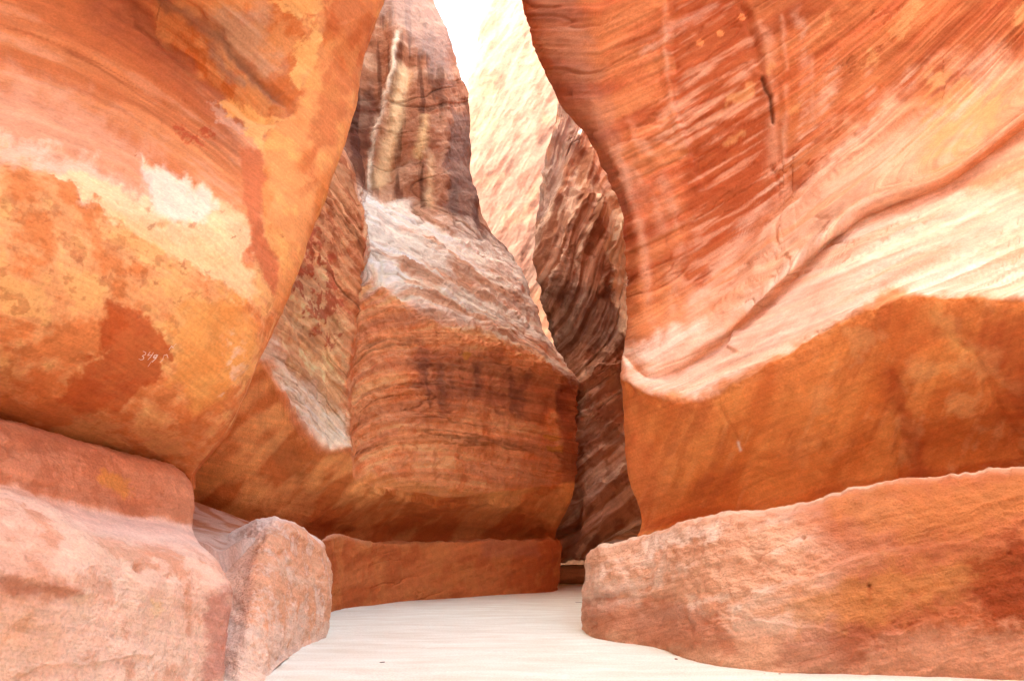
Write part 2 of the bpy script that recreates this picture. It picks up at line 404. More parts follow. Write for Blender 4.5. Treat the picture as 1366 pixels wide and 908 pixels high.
    lipz = np.exp(-((s.fr - 5.1) / .35) ** 2); d += lipz * (.05 * fbm(x * 2.5, y * 2.5, z * 2.5, 5, .6))
    d += under * (.03 * fbm(x * 1.3, y * 1.3, z * 1.3, 5, .6) - .03 * cracks(s, .10, .22, .03, 5.5, -.1))
    fine = fbm(s.a * .22, s.b * 7.0, 4.4, 5, .65); vfine = fbm(s.a * .5, s.b * 18, 6.4, 3, .6)
    fgate = .35 + .65 * sm(-.25, .35, fbm(x * .5, y * .5, z * .5 + 7, 3))
    d += (1 - under) * fgate * (.022 * fine + .008 * vfine)
    disp(s, d * (s.w))
    # colour of the stone, with light and shade painted into the lip and crease
    n1 = fbm(x * .45, y * .45, z * .45, 5); n2 = fbm(x * 1.6, y * 1.6, z * 1.6 + 4, 5)
    bed = fbm(s.a * 0.35, s.b * 2.4, 1.2, 6); bed2 = fbm(s.a * 0.8, s.b * 9, 5.2, 4)
    c = basecol(s, ORANGE); c = mixc(c, rgb('c67e50'), up * .75)
    c = mixc(c, RED, up * sm(-0.25, 0.45, bed + 0.3 * n1 + 0.1) * 0.7)
    c = mixc(c, DEEP, up * sm(0.15, 0.6, bed + 0.25 * n2 - 0.05) * 0.55)
    pale = patch(s, [(835,470),(900,440),(1000,340),(1060,250),(1130,180),(1230,110),(1300,90),(1366,70),(1500,300),(1500,402),(1370,402),(1240,400),(1190,390),(1100,440),(1000,490),(930,536),(866,524)], 26, 18, .015)
    c = mixc(c, PINK, pale * (0.45 + 0.5 * sm(-.4, .3, bed)))
    low = patch(s, [(836,462),(960,430),(1050,350),(1150,270),(1366,250),(1500,250),(1500,402),(1370,402),(1240,400),(1190,388),(1100,440),(1000,490),(930,536),(866,528),(834,500)], 10, 8, .02)
    c = mixc(c, rgb('f0d2c0'), low * (0.55 + 0.35 * sm(-.4, .4, bed2 + n2 * .5)))  # pale slope above the lip: dust plus light from above, as colour
    c = mixc(c, ORANGE, low * sm(.12, .5, bed) * 0.4)
    c = mixc(c, rgb('b0643e'), cr * .55)
    c = mixc(c, rgb('c47c48'), stroke(s, [(868,516),(915,488),(962,457),(1003,420),(1050,378),(1100,334),(1155,290),(1200,275),(1255,251),(1310,215),(1380,163)], 7, 1.5) * .7)  # shade under the overhanging crease, painted as a darker line
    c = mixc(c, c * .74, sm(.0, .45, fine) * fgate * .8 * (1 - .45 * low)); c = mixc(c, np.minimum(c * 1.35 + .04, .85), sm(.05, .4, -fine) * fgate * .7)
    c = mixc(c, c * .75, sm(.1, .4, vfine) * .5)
    c = mixc(c, rgb('8a4426'), up * sm(.0, .5, fbm(x * .35, y * .35, z * .35 + 3, 4) + .25) * .45 * (1 - pale))
    # light veins of the upper wall and the dark red panels between
    redp = patch(s, [(893,0),(1000,0),(1035,150),(1040,260),(985,330),(935,390),(905,380),(915,300),(905,200)], 10, 8)
    c = mixc(c, DEEP, redp * (0.7 - 0.4 * sm(0, .4, bed)))
    streakp = patch(s, [(885,130),(1000,75),(1010,150),(960,180),(900,210),(880,180)], 12, 8)
    c = mixc(c, PINK, streakp * sm(-.35, .2, bed2) * .8)
    c = mixc(c, PINK, redp * sm(.1, .6, bed2 + .3 * bed) * .55)
    for pts, w in [([(1003,0),(1024,60),(1028,120),(1032,200),(1030,260)], 7), ([(1037,0),(1046,60),(1047,140),(1044,240),(1036,330)], 3), ([(886,0),(886,60),(892,140),(900,160)], 3), ([(1070,20),(1082,80),(1084,180)], 3), ([(838,150),(850,230),(880,300),(893,370),(896,440)], 6), ([(850,180),(885,250),(905,320),(910,400)], 6), ([(815,150),(835,240),(858,330),(866,420)], 5)]:
        c = mixc(c, PINK * .9, stroke(s, pts, w * 1.3, 2) * 0.5 * sm(-.5, .2, n2 + .3 * bed2))
    c = mixc(c, MAUVE * .9, patch(s, [(690,-40),(760,-40),(800,120),(850,270),(830,290),(790,200),(740,130)], 18, 8) * .45)
    for pts, w, k_ in [([(1120,50),(1095,160),(1010,285),(950,380),(900,440)], 11, .5), ([(1235,80),(1140,190),(1045,290),(950,410)], 9, .55), ([(1345,50),(1290,130),(1190,205),(1085,285),(1000,380)], 13, .55), ([(1160,80),(1165,160),(1100,230),(1040,300)], 6, .4), ([(1060,0),(1075,90),(1070,190),(1000,290)], 6, .35), ([(960,0),(900,40),(850,80)], 8, .3)]:
        c = mixc(c, rgb('ecc8b0'), stroke(s, pts, w, 5) * k_ * sm(-.45, .25, fine + .6 * bed2))
    gold = patch(s, [(1225,100),(1300,110),(1366,110),(1345,150),(1290,205),(1240,235),(1230,180)], 14, 10)
    c = mixc(c, rgb('dba570'), gold * .7 * sm(-.5, .2, bed2 + n2))
    for pts in [[(1200,20),(1222,0),(1232,5),(1215,30),(1206,50),(1185,55),(1190,35)], [(1158,70),(1168,68),(1171,85),(1152,90)], [(1352,15),(1370,5),(1370,30),(1352,36)], [(1022,88),(1033,84),(1034,96),(1022,104)], [(968,130),(985,122),(1008,112),(1008,126),(984,138),(970,142)], [(968,188),(985,175),(995,175),(985,188),(970,198)], [(1100,25),(1108,18),(1106,32),(1095,38)], [(1052,145),(1070,140),(1068,150),(1055,156)]]:
        c = mixc(c, rgb('d8a470'), patch(s, pts, 3, 4, .06) * .65)
    for (u, v) in [(934, 57), (961, 45), (990, 23)]:
        c = mixc(c, rgb('e0925c'), (np.hypot(X - u, Y - v) < 5) * 0.8 + 0.0)
    # under the lip: smooth tan and ochre with long stains, colour deepened as shade
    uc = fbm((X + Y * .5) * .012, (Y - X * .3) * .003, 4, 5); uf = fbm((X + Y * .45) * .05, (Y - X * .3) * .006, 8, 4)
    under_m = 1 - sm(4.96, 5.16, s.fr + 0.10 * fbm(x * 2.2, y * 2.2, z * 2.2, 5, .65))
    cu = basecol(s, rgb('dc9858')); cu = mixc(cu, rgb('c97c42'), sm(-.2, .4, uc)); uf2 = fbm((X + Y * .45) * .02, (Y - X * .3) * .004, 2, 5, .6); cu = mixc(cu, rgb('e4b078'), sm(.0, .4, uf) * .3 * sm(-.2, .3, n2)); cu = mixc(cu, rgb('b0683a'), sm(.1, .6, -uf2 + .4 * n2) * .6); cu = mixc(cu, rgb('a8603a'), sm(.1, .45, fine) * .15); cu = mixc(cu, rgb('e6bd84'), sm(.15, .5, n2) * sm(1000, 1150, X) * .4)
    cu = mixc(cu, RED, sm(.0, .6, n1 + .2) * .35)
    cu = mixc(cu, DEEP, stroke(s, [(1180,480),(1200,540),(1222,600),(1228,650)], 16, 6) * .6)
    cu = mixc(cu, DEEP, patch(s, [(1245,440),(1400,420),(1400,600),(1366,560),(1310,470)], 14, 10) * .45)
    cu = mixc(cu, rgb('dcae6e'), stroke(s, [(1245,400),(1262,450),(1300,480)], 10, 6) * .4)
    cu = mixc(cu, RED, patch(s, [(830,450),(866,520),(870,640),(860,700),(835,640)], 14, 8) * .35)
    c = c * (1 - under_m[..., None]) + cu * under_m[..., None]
    c = mixc(c, DARK, stroke(s, [(1014,98),(1026,130),(1033,168)], 2.2, 1.5) * .8)
    c = mixc(c, WHITE, stroke(s, [(985,588),(988,598)], 1.8, .5, taper=0) * .9)
    g = thing('rock_wall', 'great swirling orange rock wall on the right with a pale lip over a smooth undercut', 'rock wall', (4.0, 11.5, 0))
    build(s, 'rock_face', M_rock, c, np.stack([s.a, s.b], -1), g, top=[(0.6, .5, 1.0), (4, .5, 2), (12, 1, 3), (0, 0, -25)], near=[(.6, -3, 0), (0, -10, 0), (-3, -8, 0)], far=[(3, 4, 0), (8, 8, 0)])  # near end turns in behind the camera, unseen, to cut horizon light
right_wall()

# ------------------------------------------------------------------ H: the low bench along the right wall
def right_bench():
    px = [780, 800, 870, 950, 1040, 1150, 1270, 1400, 1620]
    base = [838, 852, 862, 884, 896, 900, 903, 908, 916]
    yb = [Yf(v) for v in base]
    def row(pys, dy, dx=0): return [(p + (dx if i == 0 else 0), v, y + e) for i, (p, v, y, e) in enumerate(zip(px, pys, yb, dy))]
    k = np.array([0, 0, 0, 0, 0, 0, 0, 0, 0], float)
    rows = [row([b + 14 for b in base], k),
            row(base, k - .02),
            row([806, 812, 815, 820, 822, 818, 812, 806, 800], k + .03, 1),
            row([770, 770, 764, 752, 744, 730, 716, 704, 690], k + .12, 2),
            row([746, 743, 730, 708, 692, 668, 650, 640, 622], k + .32, 5),
            row([736, 733, 718, 697, 679, 655, 637, 628, 608], k + .55, 10),
            row([733, 730, 716, 695, 676, 653, 636, 627, 607], k + .8, 16),
            row([740, 736, 722, 702, 686, 664, 648, 640, 620], k + 1.6, 26),
            row([750, 746, 732, 712, 700, 684, 670, 660, 640], k + 3.0, 40)]
    rows = [[(r[0][0] + 60, r[0][1], r[0][2] + 5), (r[0][0] + 6, r[0][1], r[0][2] + .9)] + r for r in rows]
    s = loft(rows, 900, 420); orient(s); X, Y = s.px, s.py; x, y, z = W(s)
    s.a = (X - 780) * .012; bb = Y + .22 * (X - 780); s.b = bb * .012
    rough = sm(-.3, .4, fbm(x * .7, y * .7, z * .7 + 3, 3)) 
    front = sm(0.5, 1.2, s.fr) * (1 - sm(6.5, 7, s.fr))
    d = .05 * fbm(x * .7, y * .7, z * .7, 4) + front * (.05 * ridged(s.a * .6, s.b * 2.0, 0, 6) + (.016 + .02 * rough) * fbm(x * 5, y * 5, z * 7, 5))
    top_edge = sm(3.5, 5, s.fr) * (1 - sm(6, 7, s.fr))
    d += top_edge * .035 * fbm(X * .03, 0 * X, 2.2, 4)
    d += scarp(s, [(1320,720),(1240,730),(1150,745),(1080,775),(980,800)], .05, 26, 4, 4)
    d += scarp(s, [(1180,860),(1080,835),(1010,828),(940,835)], .03, 16, 3, 5)
    d += scarp(s, [(1366,850),(1290,815),(1230,830),(1180,850)], .04, 18, 3, 6)
    d += scarp(s, [(900,800),(850,798),(782,792)], -.03, 18, 3, 2)
    for (u, v, r_, a_) in [(1072, 718, 3, .05), (1159, 780, 2.5, .05), (1345, 738, 3, .04), (1033, 690, 8, .03), (1020,684,6,.03)]:
        d -= a_ * np.exp(-(((X - u) ** 2 + (Y - v) ** 2) / r_ ** 2))
    disp(s, d)
    n1 = fbm(x * .8, y * .8, z * .8, 5); bed = fbm(s.a * .6, s.b * 2.2, 2.2, 6); n3 = fbm(x * 4, y * 4, z * 4, 4)
    c = basecol(s, rgb('e4b698'))
    c = mixc(c, PINK, sm(-.3, .3, bed) * .7); c = mixc(c, rgb('b0643e'), cracks(s, .5, 1.8, .04, 3.1) * .5); c = mixc(c, rgb('f0dccb'), sm(-.2, .4, bed + .4 * n3) * .75 * (1 - sm(1000, 1200, X)) * sm(850, 790, Y - .1 * (X - 800)))
    c = mixc(c, rgb('b9683e'), sm(960, 1180, X + 120 * n1 - .5 * (Y - 700)) * .9)
    c = mixc(c, rgb('c98d52'), patch(s, [(1060,800),(1180,760),(1330,735),(1366,760),(1250,800),(1150,830),(1060,840)], 18, 12) * .6)
    c = mixc(c, rgb('cf8d50'), patch(s, [(1100,660),(1250,650),(1366,640),(1400,700),(1200,720),(1120,700)], 18, 10) * .45)
    c = mixc(c, rgb('94401f'), patch(s, [(1290,750),(1366,715),(1480,730),(1480,840),(1330,835),(1290,800)], 16, 12) * .8)
    c = mixc(c, rgb('a5624a'), patch(s, [(1040,850),(1100,835),(1190,850),(1150,890),(1040,896)], 14, 8) * .5)
    c = mixc(c, PINK, patch(s, [(1180,850),(1300,835),(1480,860),(1480,930),(1100,920)], 16, 10) * .55)
    c = mixc(c, rgb('b56a48'), patch(s, [(780,797),(860,800),(960,815),(1000,870),(900,866),(790,846)], 12, 8) * .6)
    c = mixc(c, PINK, sm(4.2, 5.2, s.fr + .25 * n3) * .85)
    c = mixc(c, PALE, sm(4.8, 5.6, s.fr + .25 * n3) * .7)
    c = mixc(c, DEEP, np.exp(-(((X - 1159) / 3) ** 2 + (np.maximum(Y - 780, 0) / 18) ** 2)) * (Y > 779) * .6)
    o = build(s, 'rock_bench', M_rough, c, np.stack([s.a, s.b], -1), None, near=[(1, -3, 0), (0, -14, 0)], far=[(0, 4, 0)])
    tag(o, 'long pinkish sloping rock bench at the foot of the right wall', 'rock bench')
right_bench()

# ------------------------------------------------------------------ A: the near left wall and its stepped ledge
def left_wall():
    rows = [
     [(-300,575,6.6),(-120,590,7.2),(0,606,7.6),(110,632,8.2),(200,645,8.7),(238,652,8.8),(250,656,8.9),(257,652,9.1),(264,650,10.0),(310,640,14)],
     [(-300,530,6.2),(-120,545,6.6),(0,566,6.95),(110,594,7.6),(200,616,8.1),(235,624,8.35),(248,630,8.45),(257,636,8.7),(263,634,9.6),(310,625,14)],
     [(-300,460,5.5),(-120,480,5.9),(0,500,6.2),(110,522,6.8),(210,548,7.3),(262,560,7.6),(298,566,7.9),(309,568,8.3),(318,568,9.2),(350,560,13.5)],
     [(-300,390,5.0),(-120,400,5.4),(0,415,5.7),(110,432,6.2),(220,450,6.75),(302,460,7.15),(338,468,7.5),(354,462,8.1),(363,460,9.1),(395,455,13)],
     [(-300,290,4.8),(-120,305,5.2),(0,320,5.5),(110,338,6.0),(220,358,6.5),(312,370,6.95),(356,375,7.4),(391,372,8.4),(401,372,9.4),(430,370,13)],
     [(-300,205,4.8),(-120,222,5.2),(0,242,5.5),(110,266,6.0),(220,292,6.5),(318,305,7.0),(350,305,7.4),(419,300,8.7),(429,300,9.7),(455,300,13)],
     [(-300,130,5.15),(-120,150,5.65),(0,175,6.05),(110,202,6.55),(212,220,7.05),(305,240,7.45),(350,232,7.75),(450,211,9.0),(460,210,10),(485,210,14)],
     [(-300,20,5.75),(-120,45,6.3),(0,75,6.8),(110,98,7.3),(220,125,7.75),(305,155,7.9),(358,158,8.0),(474,130,9.25),(484,130,10.2),(508,130,14)],
     [(-300,-70,5.8),(-120,-50,6.35),(0,-25,6.9),(105,0,7.4),(205,45,7.75),(290,85,7.7),(375,100,8.0),(488,60,9.35),(499,60,10.2),(520,60,14)],
     [(-300,-150,5.6),(-120,-130,6.1),(0,-110,6.6),(110,-80,7.0),(230,-30,7.2),(320,15,7.35),(415,20,8.0),(511,-5,9.3),(521,-5,10.2),(545,-5,14)],
     [(-300,-250,5.3),(-120,-230,5.8),(0,-200,6.2),(120,-170,6.6),(250,-120,6.9),(350,-90,7.1),(440,-80,7.8),(533,-100,9.1),(543,-100,10.2),(565,-100,14)],
    ]
    rows = [r[:8] + [(r[7][0] - 2, r[7][1], r[7][2] + 1.0), (r[7][0] - 34, r[7][1], r[7][2] + 4.5)] for r in rows]
    s = loft(rows, 700, 640); orient(s); X, Y = s.px, s.py; x, y, z = W(s)
    # beds of the face sweep down to the right
    u = X - 0.0; b = Y - 0.28 * u - 0.0009 * u * u * (u > 0) ; b = np.where(Y > 300, b * 1.0, b)
    s.a, s.b = (X + .4 * Y) * .01, b * .01
    face = 1 - sm(5.3, 6.2, s.fc)
    upper = sm(5.3, 6.0, s.fr)
    d = .05 * fbm(x * .6, y * .6, z * .6, 4) + .014 * fbm(x * 3, y * 3, z * 3, 4) + .02 * upper * face * ridged(s.a * .4, s.b * 3, 0, 4)
    d += .012 * (1 - upper) * fbm((X - Y * .4) * .02, (X * .5 + Y) * .02, 4, 5)
    d += scarp(s, [(160,0),(210,50),(262,95),(300,130),(340,158),(382,165)], -.12, 30, 6, 3, taper=.1)
    d -= .07 * stroke(s, [(240,0),(290,50),(340,105),(388,140),(396,165)], 7, 3)
    d += scarp(s, [(-20,178),(60,196),(130,220),(190,238)], .04, 26, 3, 2)
    for (q1, q2) in [((90, 0), (300, 200)), ((20, 0), (230, 150)), ((130, 0), (330, 180)), ((0, 40), (200, 180))]:
        d -= .014 * stroke(s, [q1, ((q1[0] + q2[0]) / 2 + 8, (q1[1] + q2[1]) / 2 - 14), q2], 3, 3)
    scar = patch(s, [(188,214),(205,222),(232,240),(262,248),(290,262),(325,292),(332,312),(338,400),(310,390),(280,370),(240,345),(200,325),(150,290),(120,262),(90,248),(60,235),(100,232),(150,250),(200,268),(205,250)], 4, 7, .035)
    d -= .012 * scar
    gold = patch(s, [(348,205),(370,165),(395,150),(420,60),(470,20),(520,-40),(520,60),(480,150),(440,260),(395,370),(372,420),(362,392),(366,350),(352,310),(346,262)], 5, 5, .03)
    d += .012 * gold
    for (u_, v_, r_, a_) in [(216, 300, 5, .04), (240, 296, 3, .03), (262, 262, 4, .03), (280, 268, 5, .03), (160, 272, 5, .02), (226, 358, 4, .02)]:
        d -= a_ * np.exp(-(((X - u_) ** 2 + (Y - v_) ** 2) / r_ ** 2))
    d -= .05 * stroke(s, [(255, 560), (300, 585), (330, 540)], 5, 4) * 0
    d += upper * face * .012 * fbm(s.a * .1, s.b * 9, 4, 5, .65)
    disp(s, d)
    n1 = fbm(x * .6, y * .6, z * .6, 5); n2 = fbm(x * 2, y * 2, z * 2, 6, .6); n4 = fbm(x * 6, y * 6, z * 6, 4, .6)
    bed = fbm(s.a * .3, s.b * 2.8, 1, 6)
    c = basecol(s, rgb('cf8c5c')); fl = fbm(s.a * .1, s.b * 9, 4, 5, .65); fgt = sm(-.2, .3, fbm(x * .5, y * .5, z * .5 + 5, 3)); c = mixc(c, rgb('8a5036'), cracks(s, .12, 3.0, .03, 6.1, -.1) * upper * .6); c = mixc(c, c * .66, sm(.0, .35, fl) * fgt * .75); c = mixc(c, np.minimum(c * 1.3, .8), sm(.05, .35, -fl) * fgt * .5)
    c = mixc(c, rgb('b96a40'), sm(-.3, .4, bed) * .6); c = mixc(c, PINK, sm(.1, .5, -bed + .4 * n2) * .35)
    c = mixc(c, rgb('9a6350'), stroke(s, [(120,-20),(220,70),(300,150),(345,210)], 30, 8) * .55 * sm(-.2, .3, bed + .3))
    c = mixc(c, PINK, patch(s, [(-60,90),(60,120),(190,195),(205,250),(100,225),(-60,190)], 40, 20) * .6)
    c = mixc(c, PALE, patch(s, [(-60,175),(60,200),(150,240),(230,275),(330,320),(320,350),(200,310),(90,255),(-60,225)], 18, 14) * .75)  # upward-facing crest: light from above painted as a pale band
    # ochre lower half with peeled patches
    lowm = patch(s, [(-400,200),(0,205),(60,232),(120,262),(200,300),(270,330),(338,330),(352,372),(372,420),(380,470),(330,600),(262,660),(100,640),(-400,640)], 14, 10, .03)
    cl = basecol(s, rgb('dea672')); cl = mixc(cl, rgb('cc7a42'), .75 * sm(-.15, .4, n2 + .25 * n1 + sm(330, 560, Y) * .35 - .12)); cl = mixc(cl, rgb('e6b878'), sm(.1, .4, -n2 + .2 * n4) * .7)
    cl = mixc(cl, rgb('a8663a'), sm(.25, .5, n4 + .2 * n1) * .45)
    cl = mixc(cl, rgb('b1562b'), patch(s, [(140,400),(185,420),(215,440),(232,470),(200,520),(120,560),(80,520),(130,470)], 5, 9, .03) * .85)
    cl = mixc(cl, rgb('b5602f'), patch(s, [(-200,480),(0,470),(120,520),(250,560),(300,520),(300,600),(240,640),(-200,600)], 30, 20) * .6)
    cl = mixc(cl, GOLD, patch(s, [(235,420),(330,380),(340,470),(310,520),(262,560),(230,500)], 10, 10) * .7)
    c = c * (1 - lowm[..., None]) + cl * lowm[..., None]
    c = mixc(c, CREAM, scar * (.8 + .3 * n2)); c = mixc(c, WHITE, patch(s, [(188,216),(290,265),(275,300),(215,290),(195,250)], 8, 8) * .6)
    cg = basecol(s, rgb('dc9c62')); cg = mixc(cg, rgb('cd7f42'), sm(.05, .5, fbm((X * .6 + Y * .25) * .035, (Y - X * .5) * .01, 7, 5)) * .7); cg = mixc(cg, rgb('e5b06a'), sm(.1, .4, n2) * .6)
    c = c * (1 - gold[..., None]) + cg * gold[..., None]
    top = patch(s, [(175,-120),(210,50),(262,95),(300,130),(345,160),(390,140),(420,80),(500,-20),(500,-250),(100,-250)], 8, 6)
    ct = basecol(s, rgb('d09560')); ct = mixc(ct, rgb('c0743f'), sm(-.15, .4, n2 + .3 * n1)); ct = mixc(ct, rgb('b5a08c'), patch(s, [(270,20),(350,10),(350,60),(380,100),(330,90),(290,60)], 16, 10) * .6); ct = mixc(ct, rgb('8a6a58'), stroke(s, [(180,-30),(240,20),(290,55),(345,110),(390,145)], 9, 6) * .75)
    ct = mixc(ct, rgb('7d7a78'), stroke(s, [(275,60),(300,95),(330,120)], 6, 5) * .5)
    ct = mixc(ct, rgb('e6b672'), patch(s, [(390,70),(420,30),(428,60),(412,110),(400,125),(388,110)], 3, 7, .05) * .9); ct = mixc(ct, rgb('e6b672'), patch(s, [(355,0),(420,-10),(440,10),(415,25),(385,18)], 3, 8, .05) * .8)
    c = c * (1 - top[..., None]) + ct * top[..., None]
    c = mixc(c, rgb('b5623a'), patch(s, [(430,0),(520,-40),(480,110),(420,220),(395,260),(410,180),(440,60)], 10, 10) * .55)
    c = mixc(c, rgb('e8b777'), patch(s, [(300,130),(345,148),(384,156),(368,168),(350,180),(352,205),(335,190),(322,165),(290,140)], 2, 4, .06) * .95)
    c = mixc(c, rgb('c9a690'), patch(s, [(275,132),(300,150),(328,170),(318,182),(290,160)], 2, 5, .08) * .7)
    c = mixc(c, rgb('c0714a'), patch(s, [(322,200),(348,205),(352,240),(345,262),(352,310),(368,360),(362,398),(350,368),(335,330),(325,270)], 3, 4, .04) * .9)
    for (u_, v_) in [(240, 172), (262, 190), (272, 178), (248, 184)]: c = mixc(c, rgb('a9482a'), patch(s, [(u_-9,v_-5),(u_+9,v_-2),(u_+13,v_+6),(u_-4,v_+4)], 2, 5, .08) * .7)
    rr = random.Random(11)
    for i in range(34):
        u_, v_ = rr.gauss(190, 70), rr.gauss(330, 50); q_ = rr.uniform(1.2, 4.5)
        c = mixc(c, rgb('9d5a3a'), patch(s, [(u_-q_,v_-q_*.6),(u_+q_,v_-q_),(u_+q_*1.2,v_+q_*.7),(u_-q_*.7,v_+q_)], 1, 3, .12) * rr.uniform(.3, .7))
    c = mixc(c, WHITE, stroke(s, [(308,440),(312,490),(300,540)], 9, 8, .06) * sm(-.1, .2, n4) * .35)
    g = thing('rock_wall', 'overhanging ochre and orange rock wall filling the left with a peeled cream patch', 'rock wall', (-3.0, 7.5, 0))
    build(s, 'rock_face', M_rock, c, np.stack([s.a, s.b], -1), g, top=[(.2, .3, 6.0), (-2.0, .3, 27), (-12, 0, 3), (0, 0, -45)], far=[(-.6, -3, 0), (0, -8, 0), (12, -7, 0)], near=[(-3, 4, 0), (-9, 3, 0)])  # added unseen: height blocks the sun, far end shuts out light behind camera
    # scratched writing: built as thin scratches on the face
    M_scr = bpy.data.materials.new('pale_scratch'); M_scr.use_nodes = True; M_scr.node_tree.nodes['Principled BSDF'].inputs['Base Color'].default_value = (.78, .62, .55, 1); M_scr.node_tree.nodes['Principled BSDF'].inputs['Roughness'].default_value = 1
    flat = np.stack([X.ravel(), Y.ravel()], 1); cof = s.co.reshape(-1, 3); nf = normals(s).reshape(-1, 3)
    sel = np.where((flat[:, 0] > 150) & (flat[:, 0] < 270) & (flat[:, 1] > 430) & (flat[:, 1] < 520))[0]; fs = flat[sel]
    def onface(p):
        d2 = ((fs - p) ** 2).sum(1); k = np.argsort(d2)[:4]; w_ = 1 / (d2[k] + .01); w_ /= w_.sum(); i = sel[k]
        return (cof[i] * w_[:, None]).sum(0) + nf[i[0]] * .004, nf[i[0]]
    S = lambda pts: [(160 + a_ * .0881, 430 + b_ * .0881) for a_, b_ in pts]
    strokes = [(S([(340,420),(385,440),(375,470),(330,490),(355,515),(345,540),(310,548),(275,535)]), 1.0), (S([(450,425),(410,485),(480,470)]), .9), (S([(500,435),(460,500),(415,555)]), .9),
               (S([(550,470),(510,480),(500,515),(530,520),(560,470),(535,530),(480,582)]), 1.8), (S([(480,560),(440,620),(415,655)]), .5),
               (S([(655,500),(640,550),(600,598)]), .6), (S([(650,490),(700,470),(722,525)]), .9), (S([(770,330),(725,398)]), .8), (S([(835,300),(780,365),(768,335),(805,380)]), .6)]
    vv, ff = [], []
    for pts, wd in strokes:
        fine = []
        for i in range(len(pts) - 1):
            for k in range(4): fine.append(tuple(np.array(pts[i]) * (1 - k / 4) + np.array(pts[i + 1]) * k / 4))
        fine.append(pts[-1]); q = [onface(np.array(p)) for p in fine]
        st = len(vv)
        for i, (p, nn) in enumerate(q):
            t = q[min(i + 1, len(q) - 1)][0] - q[max(i - 1, 0)][0]; sdv = np.cross(t, nn); sdv /= np.linalg.norm(sdv) + 1e-9
            hw = .0036 * wd * (0.5 + .5 * math.sin(math.pi * (i + .6) / len(q)))
            for e, o_ in ((-1, 0), (1, 0), (0, .002)): vv.append(tuple(p + sdv * hw * e + nn * o_))
        for i in range(len(q) - 1):
            a_ = st + 3 * i; ff += [(a_, a_ + 3, a_ + 5, a_ + 2), (a_ + 2, a_ + 5, a_ + 4, a_ + 1)]
    me = bpy.data.meshes.new('scratched_writing'); me.from_pydata(vv, [], ff); me.materials.append(M_scr)
    o = bpy.data.objects.new('scratched_writing', me); C.objects.link(o); o.parent = g; o.matrix_parent_inverse = Matrix.Translation(-g.location)
left_wall()

